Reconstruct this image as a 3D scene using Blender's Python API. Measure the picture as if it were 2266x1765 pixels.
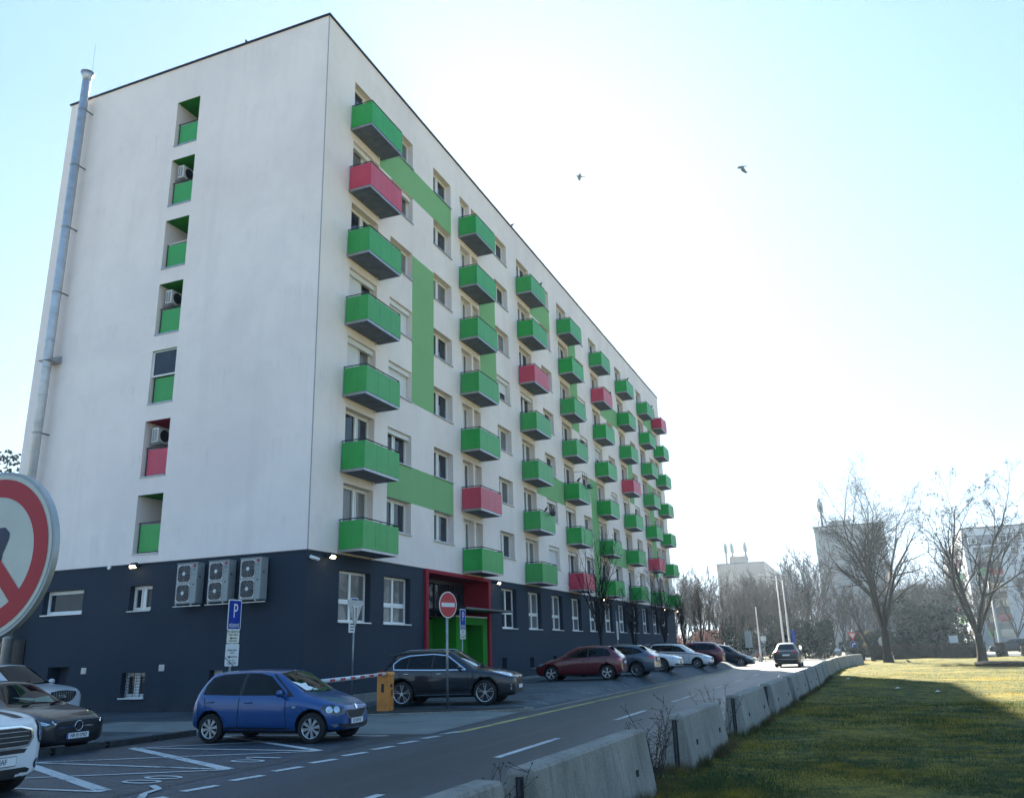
import bpy, bmesh, math, random
import numpy as np
from mathutils import Vector, Matrix
from mathutils.bvhtree import BVHTree

for o in list(bpy.data.objects):
    bpy.data.objects.remove(o, do_unlink=True)
SC = bpy.context.scene
COL = SC.collection
R = math.radians

# ------------------------------------------------------------ camera
cam_d = bpy.data.cameras.new('camera')
cam = bpy.data.objects.new('camera', cam_d)
COL.objects.link(cam)
cam_d.sensor_fit = 'HORIZONTAL'
cam_d.sensor_width = 36.0
cam_d.lens = 1840.0 / 2266.0 * 36.0
cam_d.clip_start = 0.05
cam_d.clip_end = 6000
cr = Vector((0.92594598, 0.37648469, -0.02972059))
cu = Vector((0.13584969, -0.25861691, 0.95637971))
cf = Vector((-0.35237608, 0.88959349, 0.29061062))
CAM = Vector((16.3351, -22.7940, 1.2427))
cam.matrix_world = Matrix(((cr.x, cu.x, -cf.x, CAM.x), (cr.y, cu.y, -cf.y, CAM.y), (cr.z, cu.z, -cf.z, CAM.z), (0, 0, 0, 1)))
SC.camera = cam

# ------------------------------------------------------------ sky, sun, exposure
SUN = Vector((-19.3, 43.6, 26.1)).normalized()
w = bpy.data.worlds.new('World'); SC.world = w; w.use_nodes = True
nt = w.node_tree
sky = nt.nodes.new('ShaderNodeTexSky'); sky.sky_type = 'NISHITA'; sky.sun_disc = False
sky.sun_elevation = math.asin(SUN.z)
sky.sun_rotation = math.atan2(SUN.x, SUN.y)
sky.air_density = 1.0; sky.dust_density = 0.6; sky.ozone_density = 1.8; sky.altitude = 150
# soft shoulder on the sky's own brightness, so the glow round the sun rolls off instead of clipping
def vm(op, a, b):
    v = nt.nodes.new('ShaderNodeVectorMath'); v.operation = op
    for i, q in enumerate((a, b)):
        if hasattr(q, 'links'): nt.links.new(q, v.inputs[i])
        else: v.inputs[i].default_value = q
    return v.outputs[0]
CAPV = (1.3, 1.53, 1.8)
lit = vm('MULTIPLY', sky.outputs[0], (.42, .64, .92))
den = vm('ADD', vm('DIVIDE', lit, CAPV), (1, 1, 1))
nt.links.new(vm('DIVIDE', lit, den), nt.nodes['Background'].inputs[0])
nt.nodes['Background'].inputs[1].default_value = 0.13
sd = bpy.data.lights.new('sun', 'SUN'); sd.energy = 4.0; sd.angle = R(0.6); sd.color = (1.0, 0.91, 0.74)
sun = bpy.data.objects.new('sun', sd); COL.objects.link(sun)
sun.rotation_euler = (-SUN).to_track_quat('-Z', 'Y').to_euler()
SC.view_settings.view_transform = 'Standard'; SC.view_settings.look = 'None'
SC.view_settings.gamma = 1.0; SC.view_settings.exposure = 2.9
SC.render.engine = 'CYCLES'
SC.cycles.use_denoising = True
SC.cycles.max_bounces = 6; SC.cycles.diffuse_bounces = 3; SC.cycles.glossy_bounces = 3
SC.cycles.transmission_bounces = 4; SC.cycles.transparent_max_bounces = 8; SC.cycles.volume_bounces = 0
SC.cycles.caustics_reflective = False; SC.cycles.caustics_refractive = False

# ------------------------------------------------------------ materials
MATS = {}
def node_mat(name):
    m = bpy.data.materials.new(name); m.use_nodes = True
    return m, m.node_tree, m.node_tree.nodes['Principled BSDF']
def ramp(nt, fac, stops):
    r = nt.nodes.new('ShaderNodeValToRGB')
    els = r.color_ramp.elements
    while len(els) < len(stops): els.new(0.5)
    for e, (p, c) in zip(els, stops):
        e.position = p; e.color = (*c, 1) if len(c) == 3 else c
    nt.links.new(fac, r.inputs[0]); return r.outputs[0]
def noise(nt, scale, detail=4, rough=0.6, vec=None, dist=0.0):
    n = nt.nodes.new('ShaderNodeTexNoise'); n.inputs['Scale'].default_value = scale
    n.inputs['Detail'].default_value = detail; n.inputs['Roughness'].default_value = rough
    n.inputs['Distortion'].default_value = dist
    if vec is not None: nt.links.new(vec, n.inputs['Vector'])
    return n.outputs['Fac']
def mapped(nt, scale=(1, 1, 1), kind='Object'):
    tc = nt.nodes.new('ShaderNodeTexCoord'); mp = nt.nodes.new('ShaderNodeMapping')
    mp.inputs['Scale'].default_value = scale
    if kind == 'World':
        g = nt.nodes.new('ShaderNodeNewGeometry'); nt.links.new(g.outputs['Position'], mp.inputs['Vector'])
    else:
        nt.links.new(tc.outputs[kind], mp.inputs['Vector'])
    return mp.outputs[0]
def mix(nt, fac, a, b, mode='MIX'):
    m = nt.nodes.new('ShaderNodeMix'); m.data_type = 'RGBA'; m.blend_type = mode
    for s, v in ((0, fac), (6, a), (7, b)):
        if hasattr(v, 'default_value') or hasattr(v, 'is_linked'): nt.links.new(v, m.inputs[s])
        elif s == 0: m.inputs[0].default_value = v
        else: m.inputs[s].default_value = (*v, 1) if len(v) == 3 else v
    return m.outputs[2]
def bump(nt, bs, h, strength=0.2, dist=0.02):
    b = nt.nodes.new('ShaderNodeBump'); b.inputs['Strength'].default_value = strength
    b.inputs['Distance'].default_value = dist
    nt.links.new(h, b.inputs['Height']); nt.links.new(b.outputs[0], bs.inputs['Normal'])
def M(name, col=(.5, .5, .5), rough=0.6, metal=0.0, var=0.12, scale=6.0, bmp=0.0, coat=0.0, emit=None, spec=None, kind='World'):
    """plain material with a little tonal variation so no surface is flat"""
    if name in MATS: return MATS[name]
    m, nt, bs = node_mat(name)
    bs.inputs['Roughness'].default_value = rough; bs.inputs['Metallic'].default_value = metal
    if spec is not None: bs.inputs['Specular IOR Level'].default_value = spec
    if var > 0:
        n = noise(nt, scale, 5, 0.65, mapped(nt, kind=kind))
        lo = tuple(max(0, c * (1 - var)) for c in col); hi = tuple(min(1, c * (1 + var)) for c in col)
        nt.links.new(ramp(nt, n, [(.3, lo), (.7, hi)]), bs.inputs['Base Color'])
        if bmp: bump(nt, bs, noise(nt, scale * 12, 3, .6, mapped(nt, kind=kind)), bmp, .01)
    else:
        bs.inputs['Base Color'].default_value = (*col, 1)
    if coat: bs.inputs['Coat Weight'].default_value = coat; bs.inputs['Coat Roughness'].default_value = .04
    if emit:
        bs.inputs['Emission Color'].default_value = (*emit[0], 1); bs.inputs['Emission Strength'].default_value = emit[1]
    MATS[name] = m; return m
def stucco(name, col, dirt, amount=.35, streak=.25):
    m, nt, bs = node_mat(name); bs.inputs['Roughness'].default_value = .9
    big = noise(nt, .22, 6, .62, mapped(nt, (1, 1, .8), 'World'), .6)
    st = noise(nt, 1.1, 5, .6, mapped(nt, (1, 1, .09), 'World'))
    fine = noise(nt, 45, 3, .7, mapped(nt, (1, 1, 1), 'World'))
    mid = noise(nt, 1.6, 5, .65, mapped(nt, (1, 1, 1), 'World'), .3)
    f1 = ramp(nt, big, [(.40, (0, 0, 0)), (.72, (amount,) * 3)])
    f2 = ramp(nt, st, [(.52, (0, 0, 0)), (.80, (streak,) * 3)])
    f3 = ramp(nt, mid, [(.45, (0, 0, 0)), (.80, (amount * .45,) * 3)])
    c = mix(nt, f1, col, dirt); c = mix(nt, f2, c, dirt); c = mix(nt, f3, c, dirt)
    sx = nt.nodes.new('ShaderNodeSeparateXYZ'); gg = nt.nodes.new('ShaderNodeNewGeometry'); nt.links.new(gg.outputs['Position'], sx.inputs[0])
    def mth(op, a, b=None):
        q = nt.nodes.new('ShaderNodeMath'); q.operation = op
        for i_, v_ in enumerate((a, b)):
            if v_ is None: continue
            if hasattr(v_, 'links'): nt.links.new(v_, q.inputs[i_])
            else: q.inputs[i_].default_value = v_
        return q.outputs[0]
    fr_ = mth('FRACT', mth('DIVIDE', mth('SUBTRACT', sx.outputs[2], 5.83), 2.8))
    runs = noise(nt, 5.5, 5, .7, mapped(nt, (1, 1, .05), 'World')); where = noise(nt, .9, 3, .6, mapped(nt, (1, 1, .6), 'World'))
    drip = mth('MULTIPLY', mth('MULTIPLY', ramp(nt, fr_, [(.55, (0, 0, 0)), (.985, (1, 1, 1)), (1.0, (0, 0, 0))]), ramp(nt, runs, [(.46, (0, 0, 0)), (.66, (1, 1, 1))])), ramp(nt, where, [(.45, (0, 0, 0)), (.62, (.30, .30, .30))]))
    c = mix(nt, drip, c, tuple(v_ * .72 for v_ in dirt))
    low = mth('MULTIPLY', ramp(nt, mth('ADD', mth('MULTIPLY', sx.outputs[2], .8), .4), [(.12, (.6, .6, .6)), (.75, (0, 0, 0))]), ramp(nt, mid, [(.35, (0, 0, 0)), (.65, (1, 1, 1))]))
    c = mix(nt, low, c, (.07, .07, .065))
    c = mix(nt, .14, c, ramp(nt, fine, [(.3, (.3, .3, .3)), (.7, (.75, .75, .75))]), 'OVERLAY')
    nt.links.new(c, bs.inputs['Base Color'])
    bump(nt, bs, fine, .22, .012); MATS[name] = m; return m
WHITE = stucco('white_stucco', (.87, .79, .755), (.66, .585, .58), .5, .4)
DARK = stucco('dark_stucco', (.018, .030, .050), (.031, .043, .062), .6, .25)
LGREEN = stucco('light_green_stucco', (.22, .45, .20), (.17, .36, .17), .3, .2)
REDW = stucco('red_stucco', (.30, .018, .034), (.2, .014, .025), .4, .2)
GREENW = stucco('green_stucco', (.014, .22, .010), (.01, .14, .01), .4, .2)
PANG = M('green_laminate', (.015, .34, .055), .45, var=.10, scale=1.2)
PANR = M('red_laminate', (.58, .04, .09), .45, var=.10, scale=1.2)
for nm_, c_ in (('green_laminate', (.015, .34, .055)), ('red_laminate', (.58, .04, .09))):
    m_ = MATS[nm_]; nt_ = m_.node_tree; b_ = nt_.nodes['Principled BSDF']; src = b_.inputs['Base Color'].links[0].from_socket
    oi = nt_.nodes.new('ShaderNodeObjectInfo'); st_ = noise(nt_, 7, 5, .7, mapped(nt_, (1, 1, .12), 'World')); pt_ = noise(nt_, .8, 4, .6, mapped(nt_, (1, 1, 1), 'World'))
    faded = tuple(v * .72 + .085 for v in c_)
    cc_ = mix(nt_, ramp(nt_, oi.outputs['Random'], [(0, (0, 0, 0)), (1, (.40, .40, .40))]), src, faded)
    cc_ = mix(nt_, ramp(nt_, st_, [(.48, (0, 0, 0)), (.72, (.35, .35, .35))]), cc_, tuple(v * .55 for v in c_))
    cc_ = mix(nt_, ramp(nt_, pt_, [(.45, (0, 0, 0)), (.7, (.3, .3, .3))]), cc_, faded)
    nt_.links.new(cc_, b_.inputs['Base Color'])
METD = M('dark_metal', (.06, .065, .08), .45, .6)
METG = M('galvanised_steel', (.36, .38, .41), .38, .8, var=.2, scale=8)
PVC = M('white_window_plastic', (.78, .78, .77), .35, var=.05)
SHUT = M('white_shutter', (.72, .73, .74), .5, var=.05, scale=20)
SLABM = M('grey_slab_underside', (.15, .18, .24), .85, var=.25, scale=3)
CURT = M('curtain_cloth', (.45, .44, .41), .9, var=.3, scale=5)
CONC = None
def glassmat(name, col, rough=.03):
    m, nt, bs = node_mat(name)
    n = noise(nt, .9, 3, .6, mapped(nt, (1, 1, .35), 'World'))
    nt.links.new(ramp(nt, n, [(.35, tuple(c * .5 for c in col)), (.65, col)]), bs.inputs['Base Color'])
    bs.inputs['Roughness'].default_value = rough
    bs.inputs['Specular IOR Level'].default_value = .5
    bs.inputs['IOR'].default_value = 1.45
    wob = noise(nt, .8, 2, .5, mapped(nt, (1, 1, 1), 'World')); bump(nt, bs, wob, .04, .05)
    MATS[name] = m; return m
GLASS = glassmat('window_glass', (.035, .045, .06))
GLASSC = glassmat('window_glass_with_curtain', (.20, .20, .20))
CARGL = glassmat('car_glass', (.006, .008, .010), .02); CARGL.node_tree.nodes['Principled BSDF'].inputs['Specular IOR Level'].default_value = .32

# ------------------------------------------------------------ mesh helpers
class MB:
    def __init__(s): s.v = []; s.f = []; s.m = []; s.mats = []; s.sm = []
    def mi(s, mat):
        if mat not in s.mats: s.mats.append(mat)
        return s.mats.index(mat)
    def poly(s, pts, mat=None, smooth=False):
        b = len(s.v); s.v += [tuple(p) for p in pts]; s.f.append(tuple(range(b, b + len(pts))))
        s.m.append(s.mi(mat)); s.sm.append(smooth)
    def quads(s, verts, faces, mat=None, smooth=False):
        b = len(s.v); s.v += [tuple(p) for p in verts]; k = s.mi(mat)
        for f in faces: s.f.append(tuple(b + i for i in f)); s.m.append(k); s.sm.append(smooth)
    def box(s, x0, x1, y0, y1, z0, z1, mat=None, T=None):
        v = [(x, y, z) for z in (z0, z1) for y in (y0, y1) for x in (x0, x1)]
        if T: v = [T(*p) for p in v]
        s.quads(v, [(0, 2, 3, 1), (4, 5, 7, 6), (0, 1, 5, 4), (2, 6, 7, 3), (0, 4, 6, 2), (1, 3, 7, 5)], mat)
    def tube(s, pts, rad, n=8, mat=None, cap=True, smooth=True):
        pts = [Vector(p) for p in pts]
        if not hasattr(rad, '__len__'): rad = [rad] * len(pts)
        b = len(s.v); k = s.mi(mat)
        for i, p in enumerate(pts):
            d = (pts[min(i + 1, len(pts) - 1)] - pts[max(i - 1, 0)]).normalized()
            a = Vector((0, 0, 1)) if abs(d.z) < .9 else Vector((1, 0, 0))
            u = d.cross(a).normalized(); vv = d.cross(u)
            for j in range(n):
                t = 2 * math.pi * j / n
                q = p + (u * math.cos(t) + vv * math.sin(t)) * rad[i]; s.v.append(q[:])
        for i in range(len(pts) - 1):
            for j in range(n):
                s.f.append((b + i * n + j, b + i * n + (j + 1) % n, b + (i + 1) * n + (j + 1) % n, b + (i + 1) * n + j)); s.m.append(k); s.sm.append(smooth)
        if cap:
            s.f.append(tuple(b + j for j in range(n))[::-1]); s.m.append(k); s.sm.append(False)
            e = b + (len(pts) - 1) * n
            s.f.append(tuple(e + j for j in range(n))); s.m.append(k); s.sm.append(False)
    def prism(s, poly, T, d0, d1, mat=None):
        """2D polygon (u,v) extruded from depth d0 to d1 through T(u,v,d)"""
        n = len(poly); b = len(s.v); k = s.mi(mat)
        s.v += [tuple(T(u, v, d0)) for u, v in poly] + [tuple(T(u, v, d1)) for u, v in poly]
        s.f.append(tuple(b + i for i in range(n))[::-1]); s.m.append(k); s.sm.append(False)
        s.f.append(tuple(b + n + i for i in range(n))); s.m.append(k); s.sm.append(False)
        for i in range(n):
            j = (i + 1) % n
            s.f.append((b + i, b + j, b + n + j, b + n + i)); s.m.append(k); s.sm.append(False)
    def mesh(s, name):
        me = bpy.data.meshes.new(name); me.from_pydata(s.v, [], s.f)
        for m in s.mats: me.materials.append(m)
        me.polygons.foreach_set('material_index', s.m); me.polygons.foreach_set('use_smooth', s.sm)
        me.update(); return me
    def build(s, name, parent=None, loc=None, bevel=0):
        o = bpy.data.objects.new(name, s.mesh(name)); COL.objects.link(o)
        if parent is not None: o.parent = parent
        if loc is not None: o.location = loc
        if bevel:
            b = o.modifiers.new('bevel', 'BEVEL'); b.width = bevel; b.segments = 2; b.limit_method = 'ANGLE'
        return o
def disc(r, n=32, cx=0, cy=0, a0=0, a1=2 * math.pi):
    return [(cx + r * math.cos(a0 + (a1 - a0) * i / n), cy + r * math.sin(a0 + (a1 - a0) * i / n)) for i in range(n)]
def rrect(w, h, r, n=5, cx=0, cy=0):
    out = []
    for sx, sy, a in ((1, 1, 0), (-1, 1, 90), (-1, -1, 180), (1, -1, 270)):
        for i in range(n + 1):
            t = R(a + 90 * i / n); out.append((cx + sx * (w / 2 - r) + r * math.cos(t), cy + sy * (h / 2 - r) + r * math.sin(t)))
    return out
def root(name, label, cat, loc=(0, 0, 0), rz=0, group=None):
    o = bpy.data.objects.new(name, None); COL.objects.link(o); o.empty_display_size = .2
    o.location = loc; o.rotation_euler = (0, 0, rz); o['label'] = label; o['category'] = cat
    if group: o['group'] = group
    return o
def tag(o, label, cat, group=None):
    o['label'] = label; o['category'] = cat
    if group: o['group'] = group
    return o
def struct(o): o['kind'] = 'structure'; return o
def text(s, size, mat, name='lettering', parent=None, M4=None, align='CENTER', squeeze=1.0):
    cu_ = bpy.data.curves.new('t', 'FONT'); cu_.body = s; cu_.size = size; cu_.align_x = align; cu_.align_y = 'CENTER'; cu_.extrude = .0012
    cu_.resolution_u = 3
    t = bpy.data.objects.new('t', cu_); COL.objects.link(t)
    dg = bpy.context.evaluated_depsgraph_get(); dg.update()
    me = bpy.data.meshes.new_from_object(t.evaluated_get(dg)); me.name = name
    bpy.data.objects.remove(t); me.materials.clear(); me.materials.append(mat)
    if squeeze != 1: me.transform(Matrix.Diagonal((squeeze, 1, 1, 1)))
    if M4 is not None: me.transform(M4)
    o = bpy.data.objects.new(name, me); COL.objects.link(o)
    if parent is not None: o.parent = parent
    return o
def frame(o, xa, ya):
    """matrix with local x->xa, y->ya, z->xa×ya at origin o"""
    xa = Vector(xa).normalized(); ya = Vector(ya).normalized(); za = xa.cross(ya)
    return Matrix(((xa.x, ya.x, za.x, o[0]), (xa.y, ya.y, za.y, o[1]), (xa.z, ya.z, za.z, o[2]), (0, 0, 0, 1)))
def sst(t): t = min(max(t, 0.), 1.); return t * t * (3 - 2 * t)
def zg(x, y):
    return -.4 + .4 * sst((y + 8) / 28) * (1 - sst((x - 6.0) / 1.2))

# ------------------------------------------------------------ ground
def ground_mats():
    # dry mown grass
    m, nt, bs = node_mat('lawn_grass'); bs.inputs['Roughness'].default_value = .95; bs.inputs['Specular IOR Level'].default_value = .08
    v = mapped(nt, (1, 1, 1), 'World')
    a = noise(nt, .35, 6, .65, v); b = noise(nt, 3.2, 6, .7, v); c = noise(nt, 38, 4, .75, v)
    col = ramp(nt, a, [(.3, (.022, .056, .026)), (.52, (.070, .086, .034)), (.74, (.27, .20, .028))])
    col = mix(nt, ramp(nt, b, [(.44, (0, 0, 0)), (.70, (.8, .8, .8))]), col, (.34, .25, .04))
    col = mix(nt, .75, col, ramp(nt, c, [(.3, (.12, .12, .12)), (.7, (.85, .85, .85))]), 'OVERLAY')
    nt.links.new(col, bs.inputs['Base Color']); bump(nt, bs, c, .8, .04); MATS['lawn'] = m
    m, nt, bs = node_mat('asphalt'); bs.inputs['Roughness'].default_value = .5; bs.inputs['Specular IOR Level'].default_value = .5
    v = mapped(nt, (1, 1, 1), 'World')
    a = noise(nt, .25, 6, .65, mapped(nt, (1.4, .35, 1), 'World')); b = noise(nt, 160, 2, .8, v); c = noise(nt, 2.2, 5, .7, v)
    col = ramp(nt, a, [(.3, (.025, .037, .052)), (.7, (.046, .064, .086))])
    col = mix(nt, ramp(nt, c, [(.55, (0, 0, 0)), (.75, (.5, .5, .5))]), col, (.044, .055, .068))
    col = mix(nt, .55, col, ramp(nt, b, [(.35, (.1, .1, .1)), (.65, (.9, .9, .9))]), 'OVERLAY')
    vo = nt.nodes.new('ShaderNodeTexVoronoi'); vo.feature = 'DISTANCE_TO_EDGE'; vo.inputs['Scale'].default_value = .28
    dv = mapped(nt, (1, .6, 1), 'World')
    nz = nt.nodes.new('ShaderNodeTexNoise'); nz.inputs['Scale'].default_value = 1.5; nt.links.new(dv, nz.inputs['Vector'])
    mm = nt.nodes.new('ShaderNodeMix'); mm.data_type = 'VECTOR'; mm.inputs[0].default_value = .35
    nt.links.new(dv, mm.inputs[4]); nt.links.new(nz.outputs['Color'], mm.inputs[5]); nt.links.new(mm.outputs[1], vo.inputs['Vector'])
    lanes = noise(nt, 1.0, 4, .6, mapped(nt, (1.6, .02, 1), 'World')); col = mix(nt, ramp(nt, lanes, [(.42, (0, 0, 0)), (.62, (.55, .55, .55))]), col, (.016, .019, .024))
    ptc = nt.nodes.new('ShaderNodeTexVoronoi'); ptc.inputs['Scale'].default_value = .22; ptc.distance = 'CHEBYCHEV'; nt.links.new(mapped(nt, (1.0, .45, 1), 'World'), ptc.inputs['Vector'])
    bw = nt.nodes.new('ShaderNodeRGBToBW'); nt.links.new(ptc.outputs['Color'], bw.inputs[0]); col = mix(nt, ramp(nt, bw.outputs[0], [(.62, (0, 0, 0)), (.64, (.28, .28, .28))]), col, (.075, .085, .098))
    oil = noise(nt, 1.9, 4, .5, mapped(nt, (1, 1, 1), 'World'), .4); col = mix(nt, ramp(nt, oil, [(.66, (0, 0, 0)), (.74, (.7, .7, .7))]), col, (.010, .011, .014))
    cr_ = ramp(nt, vo.outputs['Distance'], [(.0, (.75, .75, .75)), (.006, (0, 0, 0))])
    col = mix(nt, cr_, col, (.022, .022, .024))
    nt.links.new(col, bs.inputs['Base Color']); bump(nt, bs, b, .35, .008); MATS['asphalt'] = m
    m, nt, bs = node_mat('old_asphalt'); bs.inputs['Roughness'].default_value = .75; bs.inputs['Specular IOR Level'].default_value = .25
    v = mapped(nt, (1, 1, 1), 'World')
    a = noise(nt, .5, 6, .65, v); b = noise(nt, 120, 2, .8, v)
    col = ramp(nt, a, [(.3, (.052, .070, .085)), (.7, (.10, .125, .14))])
    col = mix(nt, .55, col, ramp(nt, b, [(.35, (.15, .15, .15)), (.65, (.85, .85, .85))]), 'OVERLAY')
    oil = noise(nt, 1.3, 4, .5, mapped(nt, (1, 1, 1), 'World'), .6); col = mix(nt, ramp(nt, oil, [(.60, (0, 0, 0)), (.72, (.7, .7, .7))]), col, (.016, .019, .024))
    ptc = nt.nodes.new('ShaderNodeTexVoronoi'); ptc.inputs['Scale'].default_value = .35; ptc.distance = 'CHEBYCHEV'; nt.links.new(mapped(nt, (1.0, .6, 1), 'World'), ptc.inputs['Vector'])
    bw = nt.nodes.new('ShaderNodeRGBToBW'); nt.links.new(ptc.outputs['Color'], bw.inputs[0]); col = mix(nt, ramp(nt, bw.outputs[0], [(.6, (0, 0, 0)), (.62, (.35, .35, .35))]), col, (.030, .036, .042))
    nt.links.new(col, bs.inputs['Base Color']); bump(nt, bs, b, .35, .008); MATS['oldasphalt'] = m
    m, nt, bs = node_mat('concrete_apron'); bs.inputs['Roughness'].default_value = .9
    a = noise(nt, .8, 6, .65, v := mapped(nt, (1, 1, 1), 'World')); b = noise(nt, 90, 2, .8, v)
    col = ramp(nt, a, [(.3, (.11, .125, .125)), (.7, (.18, .20, .19))])
    col = mix(nt, .4, col, ramp(nt, b, [(.35, (.2, .2, .2)), (.65, (.8, .8, .8))]), 'OVERLAY')
    nt.links.new(col, bs.inputs['Base Color']); bump(nt, bs, b, .3, .006); MATS['apron'] = m
    for nm, colr, under, th in (('white_road_paint', (.50, .52, .52), (.04, .042, .048), .62), ('yellow_road_paint', (.40, .37, .13), (.04, .042, .045), .58),
                            ('worn_road_paint', (.30, .33, .33), (.05, .06, .068), .60)):
        m, nt, bs = node_mat(nm); bs.inputs['Roughness'].default_value = .8
        v = mapped(nt, (1, 1, 1), 'World')
        a = noise(nt, 14, 6, .8, v); b = noise(nt, 1.1, 3, .6, v)
        s = nt.nodes.new('ShaderNodeMath'); s.operation = 'ADD'; nt.links.new(a, s.inputs[0])
        s2 = nt.nodes.new('ShaderNodeMath'); s2.operation = 'MULTIPLY'; s2.inputs[1].default_value = .5; nt.links.new(b, s2.inputs[0]); nt.links.new(s2.outputs[0], s.inputs[1])
        f = ramp(nt, s.outputs[0], [(th + .16, (0, 0, 0)), (th + .30, (1, 1, 1))])
        nt.links.new(mix(nt, f, colr, under), bs.inputs['Base Color']); MATS[nm] = m
    m, nt, bs = node_mat('cast_concrete'); bs.inputs['Roughness'].default_value = .9
    a = noise(nt, 1.3, 6, .7, mapped(nt, (1, 1, .6), 'World')); st = noise(nt, 9, 4, .6, mapped(nt, (1, 1, .08), 'World')); b = noise(nt, 60, 3, .75, mapped(nt, (1, 1, 1), 'World'))
    col = ramp(nt, a, [(.3, (.15, .145, .13)), (.7, (.29, .28, .25))])
    col = mix(nt, ramp(nt, st, [(.5, (0, 0, 0)), (.75, (.55, .55, .55))]), col, (.075, .07, .06))
    col = mix(nt, .5, col, ramp(nt, b, [(.3, (.2, .2, .2)), (.7, (.8, .8, .8))]), 'OVERLAY')
    nt.links.new(col, bs.inputs['Base Color']); bump(nt, bs, b, .4, .01); MATS['concrete'] = m
    m, nt, bs = node_mat('plain_soil'); bs.inputs['Roughness'].default_value = .95
    a = noise(nt, .06, 6, .7, mapped(nt, (1, 1, 1), 'World'))
    nt.links.new(ramp(nt, a, [(.3, (.20, .20, .14)), (.7, (.32, .30, .22))]), bs.inputs['Base Color']); MATS['soil'] = m  # tone raised so the unseen sunlit ground bounces light onto the walls
ground_mats()
def sheet(name, xs, ys, zf, mat):
    b = MB(); nx = len(xs); vs = [(x, y, zf(x, y)) for y in ys for x in xs]
    fs = [(j * nx + i, j * nx + i + 1, (j + 1) * nx + i + 1, (j + 1) * nx + i) for j in range(len(ys) - 1) for i in range(nx - 1)]
    b.quads(vs, fs, mat, True); return struct(b.build(name))
def ar(a, b, n): return [a + (b - a) * i / n for i in range(n + 1)]
gx = [-3000, -1200, -400, -150] + ar(-60, 60, 60) + [150, 400, 1200, 3000]
gy = [-400, -150] + ar(-60, 100, 80) + [150, 300, 700, 1500, 4000]
sheet('ground', gx, gy, lambda x, y: -.47, MATS['soil'])
lx = ar(13.3, 40, 90) + [45, 55, 70, 95]
ly = ar(-30, 62.5, 200)
def lawn_z(x, y):
    return -.40 + .035 * math.sin(x * 1.3 + 1.7 * math.sin(y * .6)) * math.sin(y * .9 + x * .4) * sst((x - 13.6) / 2) - .02
lawn = sheet('lawn', lx, ly, lawn_z, MATS['lawn'])
sheet('road', [7.15, 9, 11, 13.35], ar(-60, 64, 62), lambda x, y: -.396, MATS['asphalt'])
sheet('cross_street', ar(-80, 110, 38), [64, 66, 70, 74.5], lambda x, y: -.398, MATS['oldasphalt'])
sheet('car_park', ar(-.05, 6, 10) + [6.2, 6.4, 6.6, 6.8, 7.0, 7.15], ar(1.0, 62, 61), lambda x, y: max(zg(x, y) + .006, -.392), MATS['oldasphalt'])
sheet('parking_lane', ar(1.7, 7.15, 12), ar(-60, -5.8, 40), lambda x, y: -.392, MATS['asphalt'])
sheet('forecourt', ar(-40, 1.7, 40), ar(-60, -.02, 60), lambda x, y: zg(x, y) + .004, MATS['oldasphalt'])
ap = MB(); 
pts = [(-4, -5.8), (1.7, -5.8), (7.45, -5.82), (7.3, -3.4), (7.15, -1), (7.1, .9), (6.0, -.3), (3.3, -1.5), (-1, -3.0), (-4, -3.2)]
ap.poly([(x, y, zg(x, y) + .012) for x, y in pts], MATS['apron']); struct(ap.build('driveway'))
fill = MB(); fill.poly([(x, y, zg(x, y) + .002) for x, y in [(1.7, -5.8), (7.15, -5.8), (7.15, 1.0), (1.7, 1.0)]], MATS['oldasphalt']); struct(fill.build('driveway_base'))
# kerbs
KC = M('weathered_kerb', (.03, .034, .036), .9, var=.5, scale=4)
kb = MB()
for i in range(20):
    y1 = -6.35 - i * 1.3
    kb.box(1.5, 1.68, y1 - 1.2, y1, -.5, -.27, KC)
kb.poly([(1.5, y, -.29) for y in ()] or [(1.52, -35, -.33), (1.66, -35, -.33), (1.66, -6.3, -.33), (1.52, -6.3, -.33)], MATS['soil'])
isl = [(2.0, -1.9), (3.3, -1.6), (6.1, -.4), (7.1, .5), (7.3, .95), (7.0, 1.12), (5.2, .75), (2.0, .35)]
kb.prism(isl, lambda u, v, d: (u, v, d), -.5, -.29, MATS['concrete'])
isl2 = [(4.4 + (x - 4.4) * .93, -.2 + (y + .2) * .82) for x, y in isl]
kb.prism(isl2, lambda u, v, d: (u, v, d), -.35, -.27, M('dark_planting_soil', (.02, .022, .018), .95, var=.5, scale=9))
for j in range(46):   # flush kerb strip between road and car park
    kb.box(7.12, 7.24, 1.2 + j * 1.3, 1.2 + j * 1.3 + 1.28, -.5, -.384, MATS['concrete'])
kb.box(-.4, .32, .4, 7.9, -.6, .02, MATS['concrete'])
struct(kb.build('kerb', bevel=.012))
# pavement along the facade
sheet('pavement', [.0, .6, 1.6], ar(15, 58.8, 40), lambda x, y: zg(x, y) + .03, MATS['apron'])

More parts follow.
